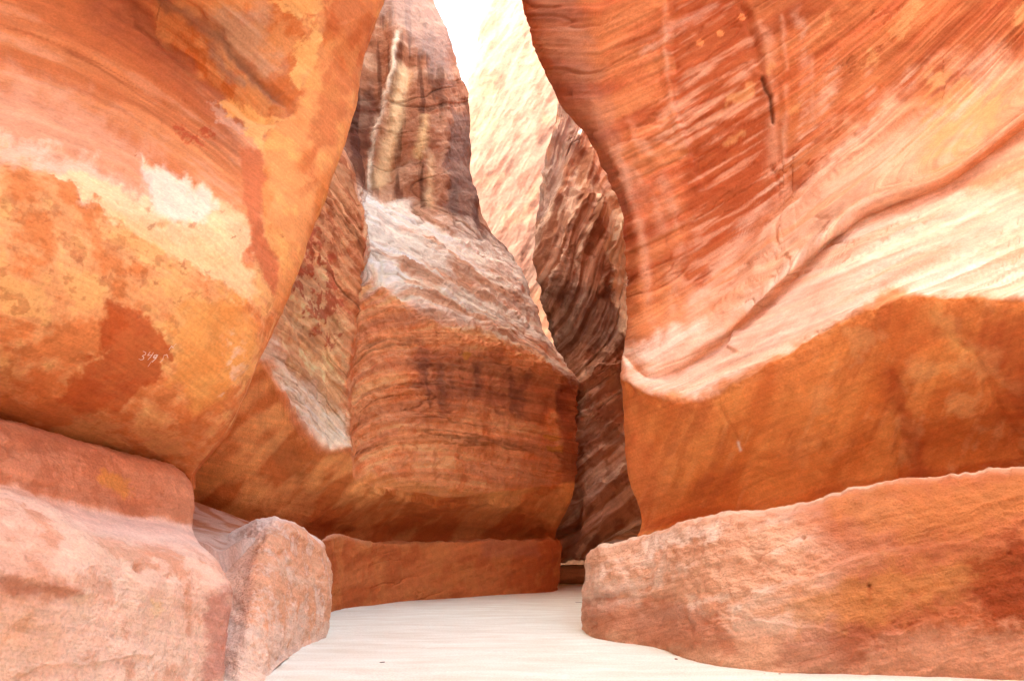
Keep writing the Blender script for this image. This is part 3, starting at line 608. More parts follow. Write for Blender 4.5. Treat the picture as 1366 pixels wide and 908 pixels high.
def left_bench():
    rows = [
     [(-300,1080,4.0),(-120,1050,4.5),(0,1010,4.95),(100,985,5.35),(200,955,6.0),(262,935,6.6),(297,928,6.95),(308,920,7.6),(325,915,10)],
     [(-300,880,4.0),(-120,870,4.6),(0,862,5.05),(100,856,5.5),(200,850,6.15),(262,848,6.7),(301,848,7.05),(312,846,7.7),(328,843,10)],
     [(-300,780,4.05),(-120,778,4.6),(0,776,5.02),(100,776,5.45),(200,780,6.1),(262,786,6.65),(309,790,7.05),(318,790,7.7),(330,788,10)],
     [(-300,700,4.2),(-120,702,4.75),(0,706,5.2),(100,722,5.6),(200,742,6.25),(262,760,6.75),(300,768,7.2),(312,768,7.9),(326,768,10)],
     [(-300,650,4.5),(-120,655,5.05),(0,668,5.45),(100,698,6.0),(185,716,6.6),(242,728,7.05),(278,740,7.5),(292,744,8.1),(312,748,10)],
     [(-300,634,4.8),(-120,642,5.35),(0,656,5.8),(100,685,6.4),(182,700,7.0),(236,708,7.5),(262,720,8.0),(274,726,8.6),(300,735,10.2)],
     [(-300,622,4.95),(-120,632,5.5),(0,648,6.0),(100,676,6.65),(180,690,7.25),(236,698,7.75),(256,702,8.15),(262,706,8.9),(300,715,10.4)],
     [(-300,580,5.0),(-120,595,5.6),(0,615,6.1),(100,640,6.75),(180,660,7.4),(238,668,7.85),(257,672,8.2),(262,672,9),(300,680,10.5)],
     [(-300,545,5.1),(-120,560,5.75),(0,580,6.2),(100,604,6.9),(180,626,7.5),(236,638,7.95),(254,648,8.3),(260,650,9),(300,660,10.6)],
     [(-300,528,5.3),(-120,544,5.95),(0,563,6.4),(100,590,7.1),(180,614,7.7),(234,627,8.15),(248,636,8.5),(256,642,9.1),(300,650,10.7)],
     [(-300,524,6.0),(-120,540,6.6),(0,560,7.1),(100,588,7.8),(180,612,8.4),(234,628,8.8),(248,640,9.1),(256,648,9.5),(300,656,11)],
     [(-300,530,7.4),(-120,548,8),(0,572,8.4),(100,600,9.0),(180,625,9.5),(234,640,10),(248,650,10.3),(256,656,10.6),(300,662,12)],
    ]
    rows = [r[:7] + [(r[6][0] + (1 if 3 < i < 6 else -3), r[6][1] + (3 if 3 < i < 6 else 0), r[6][2] + .6), (r[6][0] - 26, r[6][1], r[6][2] + 3.2)] for i, r in enumerate(rows)]
    s = loft(rows, 620, 640); orient(s); X, Y = s.px, s.py; x, y, z = W(s)
    s.a = (X + Y * .2) * .01; s.b = (Y - .2 * X) * .01
    step = sm(5.9, 6.4, s.fr); smooth_top = sm(3.3, 4.4, s.fr) * (1 - sm(5.9, 6.2, s.fr)) * sm(40, 160, X)
    d = .05 * fbm(x * .8, y * .8, z * .8, 4) + (1 - .8 * smooth_top) * (.02 * fbm(x * 3.5, y * 3.5, z * 3.5, 5) + .012 * fbm(x * 10, y * 10, z * 10, 4))
    d += step * .014 * ridged((X - Y) * .02, (X * .6 + Y) * .012, 0, 4)
    d += scarp(s, [(-60,768),(20,774),(70,786),(130,790)], .05, 30, 5, 4)
    d += scarp(s, [(0,905),(60,890),(140,880),(220,870)], .02, 20, 3, 5)
    d -= .03 * stroke(s, [(300,770),(312,800),(304,850),(292,905)], 6, 3) * 0
    for (u_, v_, r_, a_) in [(190, 754, 6, .09), (197, 757, 6, .07), (228, 768, 6, .04), (205, 806, 9, .02), (35, 750, 6, .03), (50, 715, 5, .03)]:
        d -= a_ * np.exp(-(((X - u_) ** 2 + (Y - v_) ** 2) / r_ ** 2))
    disp(s, d)
    n1 = fbm(x * .9, y * .9, z * .9, 5); n2 = fbm(x * 3, y * 3, z * 3, 5, .6); n3 = fbm(x * 9, y * 9, z * 9, 4, .6)
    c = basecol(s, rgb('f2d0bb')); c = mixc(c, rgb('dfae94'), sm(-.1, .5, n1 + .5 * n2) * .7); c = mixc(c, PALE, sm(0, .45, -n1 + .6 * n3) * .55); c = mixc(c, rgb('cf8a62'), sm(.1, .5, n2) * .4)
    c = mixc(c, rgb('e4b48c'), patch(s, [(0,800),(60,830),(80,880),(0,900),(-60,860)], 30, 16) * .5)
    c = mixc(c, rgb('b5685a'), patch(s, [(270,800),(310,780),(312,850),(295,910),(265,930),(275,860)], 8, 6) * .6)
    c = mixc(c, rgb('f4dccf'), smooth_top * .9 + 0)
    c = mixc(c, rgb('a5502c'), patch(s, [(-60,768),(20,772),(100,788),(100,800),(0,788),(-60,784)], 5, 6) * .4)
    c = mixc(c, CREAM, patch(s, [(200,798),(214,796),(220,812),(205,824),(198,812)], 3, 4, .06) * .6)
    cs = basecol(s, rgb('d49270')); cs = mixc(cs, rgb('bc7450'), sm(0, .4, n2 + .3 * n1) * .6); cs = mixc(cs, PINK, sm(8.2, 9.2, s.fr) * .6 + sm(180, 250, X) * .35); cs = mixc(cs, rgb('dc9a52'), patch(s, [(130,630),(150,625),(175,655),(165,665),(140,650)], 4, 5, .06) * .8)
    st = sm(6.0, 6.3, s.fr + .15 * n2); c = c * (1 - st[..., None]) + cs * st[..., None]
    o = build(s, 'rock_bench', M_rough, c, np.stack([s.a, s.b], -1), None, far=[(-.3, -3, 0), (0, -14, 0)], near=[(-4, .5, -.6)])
    tag(o, 'rounded pink rock bench with a higher step under the left overhang', 'rock bench')
left_bench()

# ------------------------------------------------------------------ B: the rounded boulder at the end of the left bench
def boulder():
    fy = Yf
    rows = [
     [(300,940,6.9),(318,930,6.9),(340,920,7.1),(372,886,8.2),(402,866,9.5),(436,850,10.9),(442,840,11.5),(450,836,13)],
     [(296,906,7.3),(318,906,7.3),(345,900,7.5),(375,872,8.5),(404,856,9.7),(437,840,11.0),(443,834,11.6),(452,830,13)],
     [(302,860,7.5),(324,856,7.5),(352,846,7.8),(380,836,8.7),(408,826,9.8),(440,812,11.1),(446,810,11.7),(455,806,13)],
     [(314,815,7.9),(330,805,7.9),(360,790,8.2),(384,785,9.0),(412,780,10.0),(443,775,11.2),(448,775,11.8),(456,775,13)],
     [(318,770,8.4),(334,755,8.4),(362,738,8.7),(386,734,9.3),(410,736,10.2),(438,750,11.3),(443,752,11.9),(452,755,13)],
     [(318,755,8.9),(336,732,8.9),(360,708,9.2),(386,704,9.7),(408,714,10.5),(429,733,11.4),(434,740,12.0),(445,748,13)],
     [(312,748,9.2),(332,722,9.4),(352,698,9.6),(378,697,10.1),(400,706,10.9),(422,724,11.7),(428,732,12.2),(438,742,13)],
     [(300,742,9.6),(318,718,9.9),(345,692,10.2),(368,695,10.8),(392,704,11.5),(412,718,12.2),(420,728,12.6),(432,738,13.2)],
     [(280,735,10.4),(300,716,10.8),(330,705,11.2),(360,706,11.8),(385,714,12.4),(405,726,12.8),(415,732,13.1),(428,740,13.6)],
    ]
    rows = [[(r[0][0] - 26, r[0][1] + 6, r[0][2] + .1)] + r[1:6] + [(r[5][0] + 1, r[5][1], r[5][2] + .35), (r[5][0] - 4, r[5][1], r[5][2] + .9), (r[5][0] - 40, r[5][1], r[5][2] + 2.4)] for r in rows]
    s = loft(rows, 330, 360); orient(s); X, Y = s.px, s.py; x, y, z = W(s)
    s.a = (X + Y * .5) * .01; s.b = (Y - .5 * X) * .01
    d = .04 * fbm(x * 1.2, y * 1.2, z * 1.2, 4) + .018 * fbm(x * 5, y * 5, z * 5, 5) + .01 * fbm(x * 16, y * 16, z * 16, 3)
    d += .02 * fbm(X * .05, 0 * X, 4, 3) * sm(4, 5, s.fr)
    d += scarp(s, [(352,700),(372,700),(400,715),(428,745)], .05, 24, 3, 3)
    for (u_, v_, r_, a_) in [(388, 754, 5, .05), (396, 766, 5, .03), (428, 772, 4, .04), (378, 738, 5, .03)]:
        d -= a_ * np.exp(-(((X - u_) ** 2 + (Y - v_) ** 2) / r_ ** 2))
    disp(s, d)
    n2 = fbm(x * 3, y * 3, z * 3, 5, .6); n3 = fbm(x * 14, y * 14, z * 14, 4, .7)
    c = basecol(s, rgb('e8b694')); c = mixc(c, rgb('d09c80'), sm(-.1, .4, n2) * .6)
    c = mixc(c, rgb('f6e4d4'), sm(-.15, .3, .25 * n3 + .6 * sm(770, 880, Y) - .15 + .5 * n2) * .7)
    c = mixc(c, PALE, patch(s, [(355,755),(380,745),(410,770),(440,775),(400,785)], 6, 6, .05) * .6)
    c = mixc(c, rgb('b5745a'), patch(s, [(325,740),(338,740),(334,800),(322,870),(314,860),(322,800)], 6, 5) * .5)
    c = mixc(c, rgb('f4e6dc'), sm(4.9, 5.9, s.fr + .3 * n2) * .9); c = mixc(c, rgb('e6cdbd'), sm(1.3, .6, s.fc) * .6)
    o = build(s, 'boulder', M_rough, c, np.stack([s.a, s.b], -1), None)
    tag(o, 'rough rounded boulder with a white worn top between the left bench and the channel wall', 'boulder')
boulder()

# the worn rock shelf behind the boulder, under the dark overhang
def back_shelf():
    rows = []
    for k, (h, dy) in enumerate([(-.1, 0), (.9, .1), (1.12, .5), (1.2, 1.2), (1.32, 2.2), (1.5, 3.4), (1.9, 5)]):
        rows.append([(0, 0, 0)] * 2)
    n, m = 220, 200
    u = np.linspace(0, 1, n)[None, :]; v = np.linspace(0, 1, m)[:, None]
    lx, ly = -3.5 - 2.0 * v, 8.3 + 4.6 * v            # left border runs back under the overhang
    rx, ry = -3.05 - 1.1 * v, 9.2 + 4.6 * v
    x = lx + (rx - lx) * u; y = ly + (ry - ly) * u
    z = 1.22 + .04 * u + .10 * v + .6 * v * v * (1 - u) + .04 * fbm(x, y, 0, 4) + .02 * ridged(x * 1.5 + y, y * 2 - x, 0, 4) - .12 * np.exp(-((u - .5) / .2) ** 2 - (v / .4) ** 2)
    s = Surf(); s.co = np.stack([x, y, z], -1); s.px = x * 0 + 5; s.sign = -1.0
    n2 = fbm(x * 2, y * 2, 0, 5)
    c = mixc(basecol(s, rgb('e0c8ba')), rgb('b87a58'), sm(-.2, .4, n2) * .5 + sm(.35, .6, v + 0 * u) * .5)
    o = build(s, 'rock_shelf', M_rough, c, np.stack([x, y * 3], -1), None, bottom=[(0.05, -.05, -.5), (0, 0, -1)], near=[(.1, 0, -.8)])
    tag(o, 'pale worn rock shelf running back into the dark behind the boulder', 'rock ledge')
back_shelf()

# ------------------------------------------------------------------ K: the carved channel wall along the middle buttress
def channel_wall():
    bp = [(428,822),(445,814),(500,806),(560,800),(620,796),(680,792),(722,790),(742,787)]
    rows = []
    yb = [Yf(p[1]) for p in bp]
    xs = [p[0] for p in bp]
    def row(pys, e, dx=0): return [(x_ + (dx if i == 7 else 0), p, y_ + e) for i, (x_, p, y_) in enumerate(zip(xs, pys, yb))]
    rows = [row([p[1] + 10 for p in bp], 0), row([p[1] for p in bp], 0), row([780, 775, 768, 765, 764, 763, 763, 762], .02, 4), row([735, 732, 740, 738, 736, 733, 732, 730], .05, 5),
            row([722, 716, 726, 725, 724, 722, 721, 721], .1, 3), row([720, 714, 723, 722.5, 721.5, 720.5, 719.5, 719.5], .3, 0), row([722, 716, 722, 721.5, 721, 720, 719, 719], .8, 0), row([735, 735, 735, 735, 733, 730, 728, 728], 1.6, 0)]
    rows = [r + [(r[-1][0] + 1, r[-1][1], r[-1][2] + .5), (r[-1][0] - 12, r[-1][1], r[-1][2] + 3.5)] for r in rows]
    s = loft(rows, 560, 200); orient(s); X, Y = s.px, s.py; x, y, z = W(s)
    s.a = X * .012 - Y * .004; s.b = (Y + .35 * X) * .012
    front = 1 - sm(4, 4.6, s.fr)
    d = .06 * fbm(x * .8, y * .8, z * .8, 4) + front * (.05 * ridged(s.a * .8, s.b * 2.2, 0, 5) - .04 * cracks(s, .5, 2, .04, 2) + .02 * fbm(x * 5, y * 5, z * 5, 4))
    d += sm(3, 4.3, s.fr) * .05 * fbm(X * .05, 0 * X, 7, 4)
    disp(s, d)
    n2 = fbm(x * 1.5, y * 1.5, z * 1.5, 5)
    c = basecol(s, rgb('cf7c4a')); c = mixc(c, rgb('b65e32'), sm(-.3, .3, fbm(s.a, s.b * 2.5, 0, 5)) * .7); c = mixc(c, rgb('d2884f'), sm(0, .4, n2) * .5)
    c = mixc(c, rgb('c98a5e'), sm(3.5, 4.4, s.fr + .4 * n2) * .5)
    c = mixc(c, PINK, sm(3.6, 4.4, s.fr) * sm(520, 440, X) * .7)
    c = mixc(c, rgb('b0735a'), patch(s, [(640,720),(720,718),(720,742),(640,745)], 6, 4) * .4)
    o = build(s, 'channel_wall', M_rough, c, np.stack([s.a, s.b], -1), None)
    tag(o, 'low flat topped red rock channel wall along the path under the middle buttress', 'rock wall')
channel_wall()

# ------------------------------------------------------------------ C: the middle buttress with the streaked cliff above it
def middle_wall():
    rows = [
     [(200,700,12.6),(255,740,13.0),(330,750,13.7),(400,765,14.5),(445,770,15.2),(463,770,15.4),(469,770,15.5),(520,768,16.4),(590,765,17.6),(660,765,18.8),(708,765,19.7),(735,765,20.6)],
     [(200,660,13.3),(255,692,13.7),(330,702,14.3),(400,712,15.1),(445,718,15.8),(463,719,16.0),(469,719,16.1),(520,718,16.9),(590,717,18.1),(660,716,19.3),(708,716,20.3),(740,716,21.0)],
     [(200,610,12.9),(255,648,13.3),(330,668,13.9),(400,682,14.7),(445,688,15.3),(463,690,15.5),(469,690,15.6),(520,688,16.4),(590,686,17.5),(660,684,18.7),(712,684,19.7),(747,692,20.5)],
     [(200,540,12.3),(260,575,12.7),(330,600,13.3),(400,630,14.1),(445,648,14.6),(463,652,14.8),(470,655,14.9),(525,662,15.7),(590,668,16.8),(660,666,18.1),(716,662,19.3),(762,662,20.2)],
     [(250,440,12.2),(300,450,12.5),(345,478,12.8),(385,558,13.4),(432,600,14.1),(463,596,14.4),(471,632,14.75),(532,652,15.45),(598,660,16.6),(665,655,17.9),(720,645,19.2),(765,640,20.15)],
     [(260,400,12.1),(305,420,12.4),(352,455,12.75),(392,525,13.6),(436,572,14.5),(464,572,14.35),(471,600,14.95),(528,622,15.4),(596,632,16.5),(662,630,17.8),(722,622,19.1),(765,615,20.1)],
     [(270,360,12.2),(310,380,12.4),(357,410,12.8),(398,455,13.8),(436,490,14.6),(463,500,14.4),(470,510,15.3),(524,525,15.5),(592,535,16.5),(660,540,17.9),(724,548,19.1),(765,560,20.1)],
     [(280,310,12.5),(320,330,12.7),(363,355,13.1),(402,385,13.8),(440,415,14.4),(465,430,14.5),(471,430,15.8),(520,440,15.8),(590,460,16.6),(660,480,18.0),(726,505,19.3),(765,528,20.2)],
     [(290,270,13),(330,290,13.1),(368,320,13.4),(405,350,13.9),(442,375,14.4),(472,380,14.6),(477,378,16.3),(520,400,16.2),(590,430,16.9),(660,455,18.2),(724,486,19.4),(766,508,20.4)],
     [(300,220,13.6),(340,240,13.8),(380,275,14.0),(412,300,14.3),(450,325,14.8),(482,335,15.0),(486,335,17.1),(532,372,17.4),(592,398,18.1),(655,420,19.2),(708,448,20.4),(744,482,21.2)],
     [(320,180,14.5),(355,200,14.6),(390,225,14.8),(420,238,15.0),(452,258,15.3),(478,286,15.6),(482,285,19.4),(525,318,19.5),(580,345,19.9),(635,365,20.8),(682,392,21.8),(714,424,22.6)],
     [(330,165,15.5),(365,180,15.6),(396,200,15.8),(424,206,16),(447,209,16.2),(462,232,16.4),(484,270,21.2),(528,283,21.4),(577,296,21.6),(624,318,22.3),(662,342,23.2),(688,356,24.2)],
     [(330,150,20.5),(365,150,20.8),(396,150,21.0),(430,165,21.3),(455,180,21.5),(474,200,21.8),(490,228,22.0),(532,238,22.0),(578,248,22.2),(612,262,22.8),(636,276,23.7),(650,302,25.0)],
     [(330,100,21),(365,100,21.3),(396,100,21.5),(430,115,21.8),(456,125,22.0),(474,140,22.2),(492,155,22.4),(530,165,22.3),(568,172,22.6),(594,182,23.2),(611,192,24.1),(621,222,25.3)],
     [(340,30,21.8),(370,30,22),(400,30,22.2),(432,40,22.4),(458,50,22.6),(476,60,22.8),(494,70,23),(530,82,23),(566,90,23.2),(594,98,23.9),(612,106,24.8),(623,150,25.8)],
     [(350,-30,22.5),(375,-30,22.7),(405,-30,22.9),(436,-25,23.1),(462,-15,23.3),(480,-10,23.5),(498,0,23.6),(528,15,23.7),(556,25,24),(580,38,24.5),(598,50,25.4),(611,85,26.4)],
     [(350,-90,23.3),(375,-90,23.5),(405,-90,23.7),(436,-85,23.9),(462,-80,24.1),(480,-75,24.3),(498,-65,24.4),(522,-50,24.6),(542,-35,25),(558,-20,25.6),(568,-5,26.3),(578,0,27.1)],
     [(350,-170,24),(375,-170,24.2),(405,-170,24.4),(436,-165,24.6),(462,-160,24.8),(480,-155,25),(498,-150,25.2),(515,-140,25.4),(530,-130,25.8),(540,-120,26.4),(546,-110,27),(552,-100,27.8)],
    ]
    rows = [[(p_[0], p_[1], p_[2] * (1.0 + .065 * min(1, max(0, (p_[0] - 330) / 130)))) for p_ in r] for r in rows]
    rows = [r + [(r[-1][0] - 2, r[-1][1], r[-1][2] + 1.6), (r[-1][0] - 16, r[-1][1], r[-1][2] + 6)] for r in rows]
    s = loft(rows, 760, 1060, wu=[.25, .5, 1, 1, 1, .6, 1.2, 1.2, 1.2, 1.2, 1, .6, .6]); orient(s); X, Y = s.px, s.py; x, y, z = W(s)
    rib = 1 - sm(5.2, 5.9, s.fc); cliff = sm(11, 12, s.fr); slope = sm(8.1, 8.8, s.fr) * (1 - cliff); face = sm(3.9, 4.6, s.fr) * (1 - sm(8, 8.6, s.fr)); under = 1 - sm(3.7, 4.1, s.fr)
    # beds: on the face they dip gently to the right and curl up at the left
    q = X - 470
    bf = Y - .22 * q - 60 * np.exp(-np.maximum(q, 0) / 60); br = Y - .9 * (X - 400) - .004 * (X - 400) ** 2; bs = Y - .55 * q
    ribm = rib * sm(3.6, 4.2, s.fr) * (1 - cliff); rest = 1 - ribm; b = br * ribm + rest * ((Y + .08 * q) * cliff + bs * slope + bf * (1 - slope - cliff))
    s.a, s.b = (X + .3 * Y) * .016, b * .016
    d = .10 * fbm(x * .5, y * .5, z * .5, 4)
    d += face * (1 - rib) * (.11 * ridged(s.a * .3, s.b * 1.5, 0, 5) + .06 * fbm(x * 2.6, y * 2.6, z * 3.4, 5, .6))
    d += slope * (1 - rib) * (.20 * ridged(s.a * .45, s.b * 1.1, 3, 5) + .05 * fbm(x * 2.5, y * 2.5, z * 2.5, 4))
    d += rib * (1 - under) * (1 - cliff) * (.15 * ridged(s.a * .4, s.b * 1.1, 6, 4) + .03 * fbm(x * 4, y * 4, z * 4, 4))
    d += cliff * (.10 * ridged(s.a * .4, s.b * 1.3, 8, 5) + .25 * fbm(X * .02, Y * .004, 5, 3) + .06 * fbm(x * 2, y * 2, z * 2, 4))
    d += under * .02 * fbm(x * 2, y * 2, z * 2, 4)
    ff = fbm(s.a * .2, s.b * 5, 2.4, 5, .65); d += (face + slope) * (1 - rib) * .04 * ff
    crk = cracks(s, .3, 2.2, .04, 4.4) * (face + slope) + cracks(s, .6, 4, .04, 8.4, .05) * (face + slope) * .6 + cracks(s, .3, 1.5, .05, 1.4) * cliff
    d -= .05 * crk * (1 - under)
    # broken beds
    for pts, a_, w_ in [([(765,512),(700,478),(640,462),(590,440),(545,428),(515,402),(498,375)], .10, 14), ([(762,520),(690,492),(600,490),(520,482),(480,470)], .07, 14), ([(760,596),(690,590),(600,580),(520,560),(475,520)], .08, 18), ([(755,556),(680,552),(600,548),(540,530)], .05, 14), ([(740,640),(650,620),(560,612),(490,590)], .05, 14),
                        ([(745,480),(690,430),(640,400),(590,385),(540,360),(505,330)], .16, 22), ([(715,425),(660,385),(610,360),(570,330),(530,310)], .14, 22), ([(690,452),(620,425),(570,400),(520,385)], .12, 18), ([(700,395),(650,350),(610,330),(580,300)], .12, 18),
                        ([(765,640),(700,664),(600,668),(530,660),(475,645)], .10, 22)]:
        d += scarp(s, pts, a_, w_, 3, 5, .03)
    d += scarp(s, [(470,595),(432,600),(388,562),(362,520),(345,480)], .10, 24, 3, 3)
    d += scarp(s, [(464,520),(430,500),(395,455),(372,420)], .06, 18, 3, 4) + scarp(s, [(470,420),(440,380),(425,330),(415,300)], .07, 18, 3, 4) + scarp(s, [(478,330),(455,300),(440,262)], .07, 16, 3, 4)
    for pts, w_, a_ in [([(532,50),(520,110),(508,170),(492,250)], 6, .15), ([(545,70),(535,150),(512,250)], 10, -.12), ([(570,180),(565,230),(556,215)], 8, .15), ([(590,120),(592,200),(585,280)], 9, .12), ([(510,20),(506,100),(495,160)], 9, -.12)]:
        d += a_ * stroke(s, pts, w_, 3)
    disp(s, d)
    n1 = fbm(x * .4, y * .4, z * .4, 5); n2 = fbm(x * 1.3, y * 1.3, z * 1.3, 6, .6); n3 = fbm(x * 4, y * 4, z * 4, 4, .6); bed = fbm(s.a * .4, s.b * 2, 1, 6)
    c = basecol(s, rgb('f4a874')); c = mixc(c, rgb('de7e48'), sm(-.2, .4, .6 * n2 + .8 * bed) * .75); c = mixc(c, rgb('dc9c76'), sm(.0, .4, bed - .2 * n1) * .5)
    c = mixc(c, rgb('cf7b42'), sm(.1, .5, n3) * .4)
    c = mixc(c, rgb('8b4a38'), patch(s, [(545,460),(640,470),(760,515),(765,560),(690,560),(560,520)], 12, 10) * .5)
    rr = random.Random(3)
    for k in range(26):
        u_ = rr.uniform(555, 752); v_ = 462 + (u_ - 555) * .22; c = mixc(c, rgb('75453a'), stroke(s, [(u_, v_ + rr.uniform(-2, 22)), (u_ + 2, v_ + rr.uniform(25, 85))], rr.uniform(2, 6), 3) * rr.uniform(.15, .5))
    for pts in [[(720,595),(748,597),(748,605),(722,602)], [(722,580),(746,582),(744,588),(722,587)], [(618,470),(626,472),(624,482),(618,480)]]: c = mixc(c, rgb('d8974e'), patch(s, pts, 1, 1.5, .06) * .9)
    c = mixc(c, rgb('d49352'), patch(s, [(470,650),(600,665),(650,664),(640,655),(560,645),(490,632)], 5, 5, .05) * .5)
    c = mixc(c, rgb('9e5233'), sm(738, 752, X + 3 * n3) * (1 - sm(8, 8.5, s.fr)) * .7)
    # white worn slope: dust and light from above both in the colour
    cs = basecol(s, rgb('fdeedd')); cs = mixc(cs, rgb('e0ae8e'), sm(-.05, .4, bed + .3 * n2) * .75); cs = mixc(cs, rgb('e4d2c8'), sm(0, .5, n2) * .3 + sm(640, 720, X) * .3); cs = mixc(cs, rgb('d09a78'), sm(.1, .45, bed) * .7)
    k = sm(7.5, 8.6, s.fr + .4 * n2 + .9 * bed) * (1 - rib); c = c * (1 - k[..., None]) + cs * k[..., None]
    # streaked cliff
    cc = basecol(s, rgb('a2694c')); cc = mixc(cc, rgb('d8ab8c'), sm(-.1, .35, bed + .3 * n2) * .7); cc = mixc(cc, rgb('5c3424'), sm(-.05, .3, fbm(X * .05, Y * .007, 3, 4)) * .75)
    for pts, w_, col_, m_ in [([(532,40),(524,90),(514,130),(505,165),(494,210),(490,262)], 3.5, rgb('fbe6cc'), .95), ([(540,80),(536,110),(528,160),(515,210),(500,262)], 9, rgb('f2cc9c'), .9), ([(566,150),(563,190),(557,215)], 6, rgb('e6c08c'), .85), ([(575,200),(572,260),(575,285)], 6, rgb('f0cca0'), .75), ([(590,150),(588,220),(580,280)], 4, rgb('d0a080'), .6), ([(500,120),(492,180),(478,220)], 4, rgb('8a4c38'), .5)]:
        cc = mixc(cc, col_, stroke(s, pts, w_, 2.5, .04) * m_)
    cc = mixc(cc, rgb('4f2620'), patch(s, [(460,130),(500,110),(508,150),(492,200),(478,215),(455,200)], 8, 6) * .6)
    cc = mixc(cc, rgb('b09488'), patch(s, [(500,0),(580,-30),(608,60),(600,110),(560,70),(520,40)], 12, 8) * .7); cc = mixc(cc, rgb('857068'), patch(s, [(600,150),(625,150),(640,300),(690,350),(630,330),(598,290),(590,220)], 8, 6) * .7)
    kk = sm(11.1, 11.5, s.fr + .2 * n2); c = c * (1 - kk[..., None]) + cc * kk[..., None]
    # the fluted rib at the left
    cr = basecol(s, rgb('e8a474')); cr = mixc(cr, rgb('b05f38'), sm(-.2, .3, n2 + .3 * bed) * .8); cr = mixc(cr, rgb('f2cf9e'), patch(s, [(350,420),(400,340),(455,400),(462,560),(430,560),(390,500)], 14, 12) * (.5 + .5 * sm(-.2, .3, -n2))); cr = mixc(cr, rgb('b4563a'), patch(s, [(375,340),(405,300),(445,350),(455,440),(440,480),(400,410)], 5, 12, .05) * sm(-.1, .15, n3) * .8)
    cr = mixc(cr, rgb('ffecd2'), patch(s, [(345,470),(356,440),(372,480),(395,510),(430,535),(463,548),(466,594),(432,600),(386,564)], 11, 8) * .9)  # pale highlight along the rib foot, painted as lighter colour
    kr = (1 - sm(5.0, 5.3, s.fc + .1 * n3)) * sm(3.85, 4.1, s.fr) * (1 - sm(11, 11.3, s.fr)); c = c * (1 - kr[..., None]) + cr * kr[..., None]
    # smooth undercut
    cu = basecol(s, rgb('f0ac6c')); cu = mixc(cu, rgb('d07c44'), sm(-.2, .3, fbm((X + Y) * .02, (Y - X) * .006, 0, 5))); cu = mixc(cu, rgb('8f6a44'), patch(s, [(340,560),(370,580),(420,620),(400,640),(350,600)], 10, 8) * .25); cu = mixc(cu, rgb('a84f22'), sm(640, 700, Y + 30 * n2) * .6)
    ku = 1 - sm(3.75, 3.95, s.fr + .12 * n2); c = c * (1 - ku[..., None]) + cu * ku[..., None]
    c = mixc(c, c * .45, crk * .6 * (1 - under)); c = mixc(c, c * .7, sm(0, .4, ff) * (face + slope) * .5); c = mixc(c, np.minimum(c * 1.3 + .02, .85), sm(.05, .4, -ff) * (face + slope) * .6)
    g = thing('rock_buttress', 'rounded red buttress in the middle with white worn slope and dark streaked cliff above', 'rock buttress', (0.0, 18.5, 0))
    build(s, 'rock_face', M_rough, c, np.stack([s.a, s.b], -1), g, top=[(.2, .3, 3.5), (-.4, .5, 3), (-14, 0, 1), (0, 0, -42)], far=[(-1, -3, 0), (-3, -7, 0)], near=[(-3, 1.5, 0), (-9, 1, 0)])  # unseen top and far end shaped to keep sun off the end buttress
middle_wall()

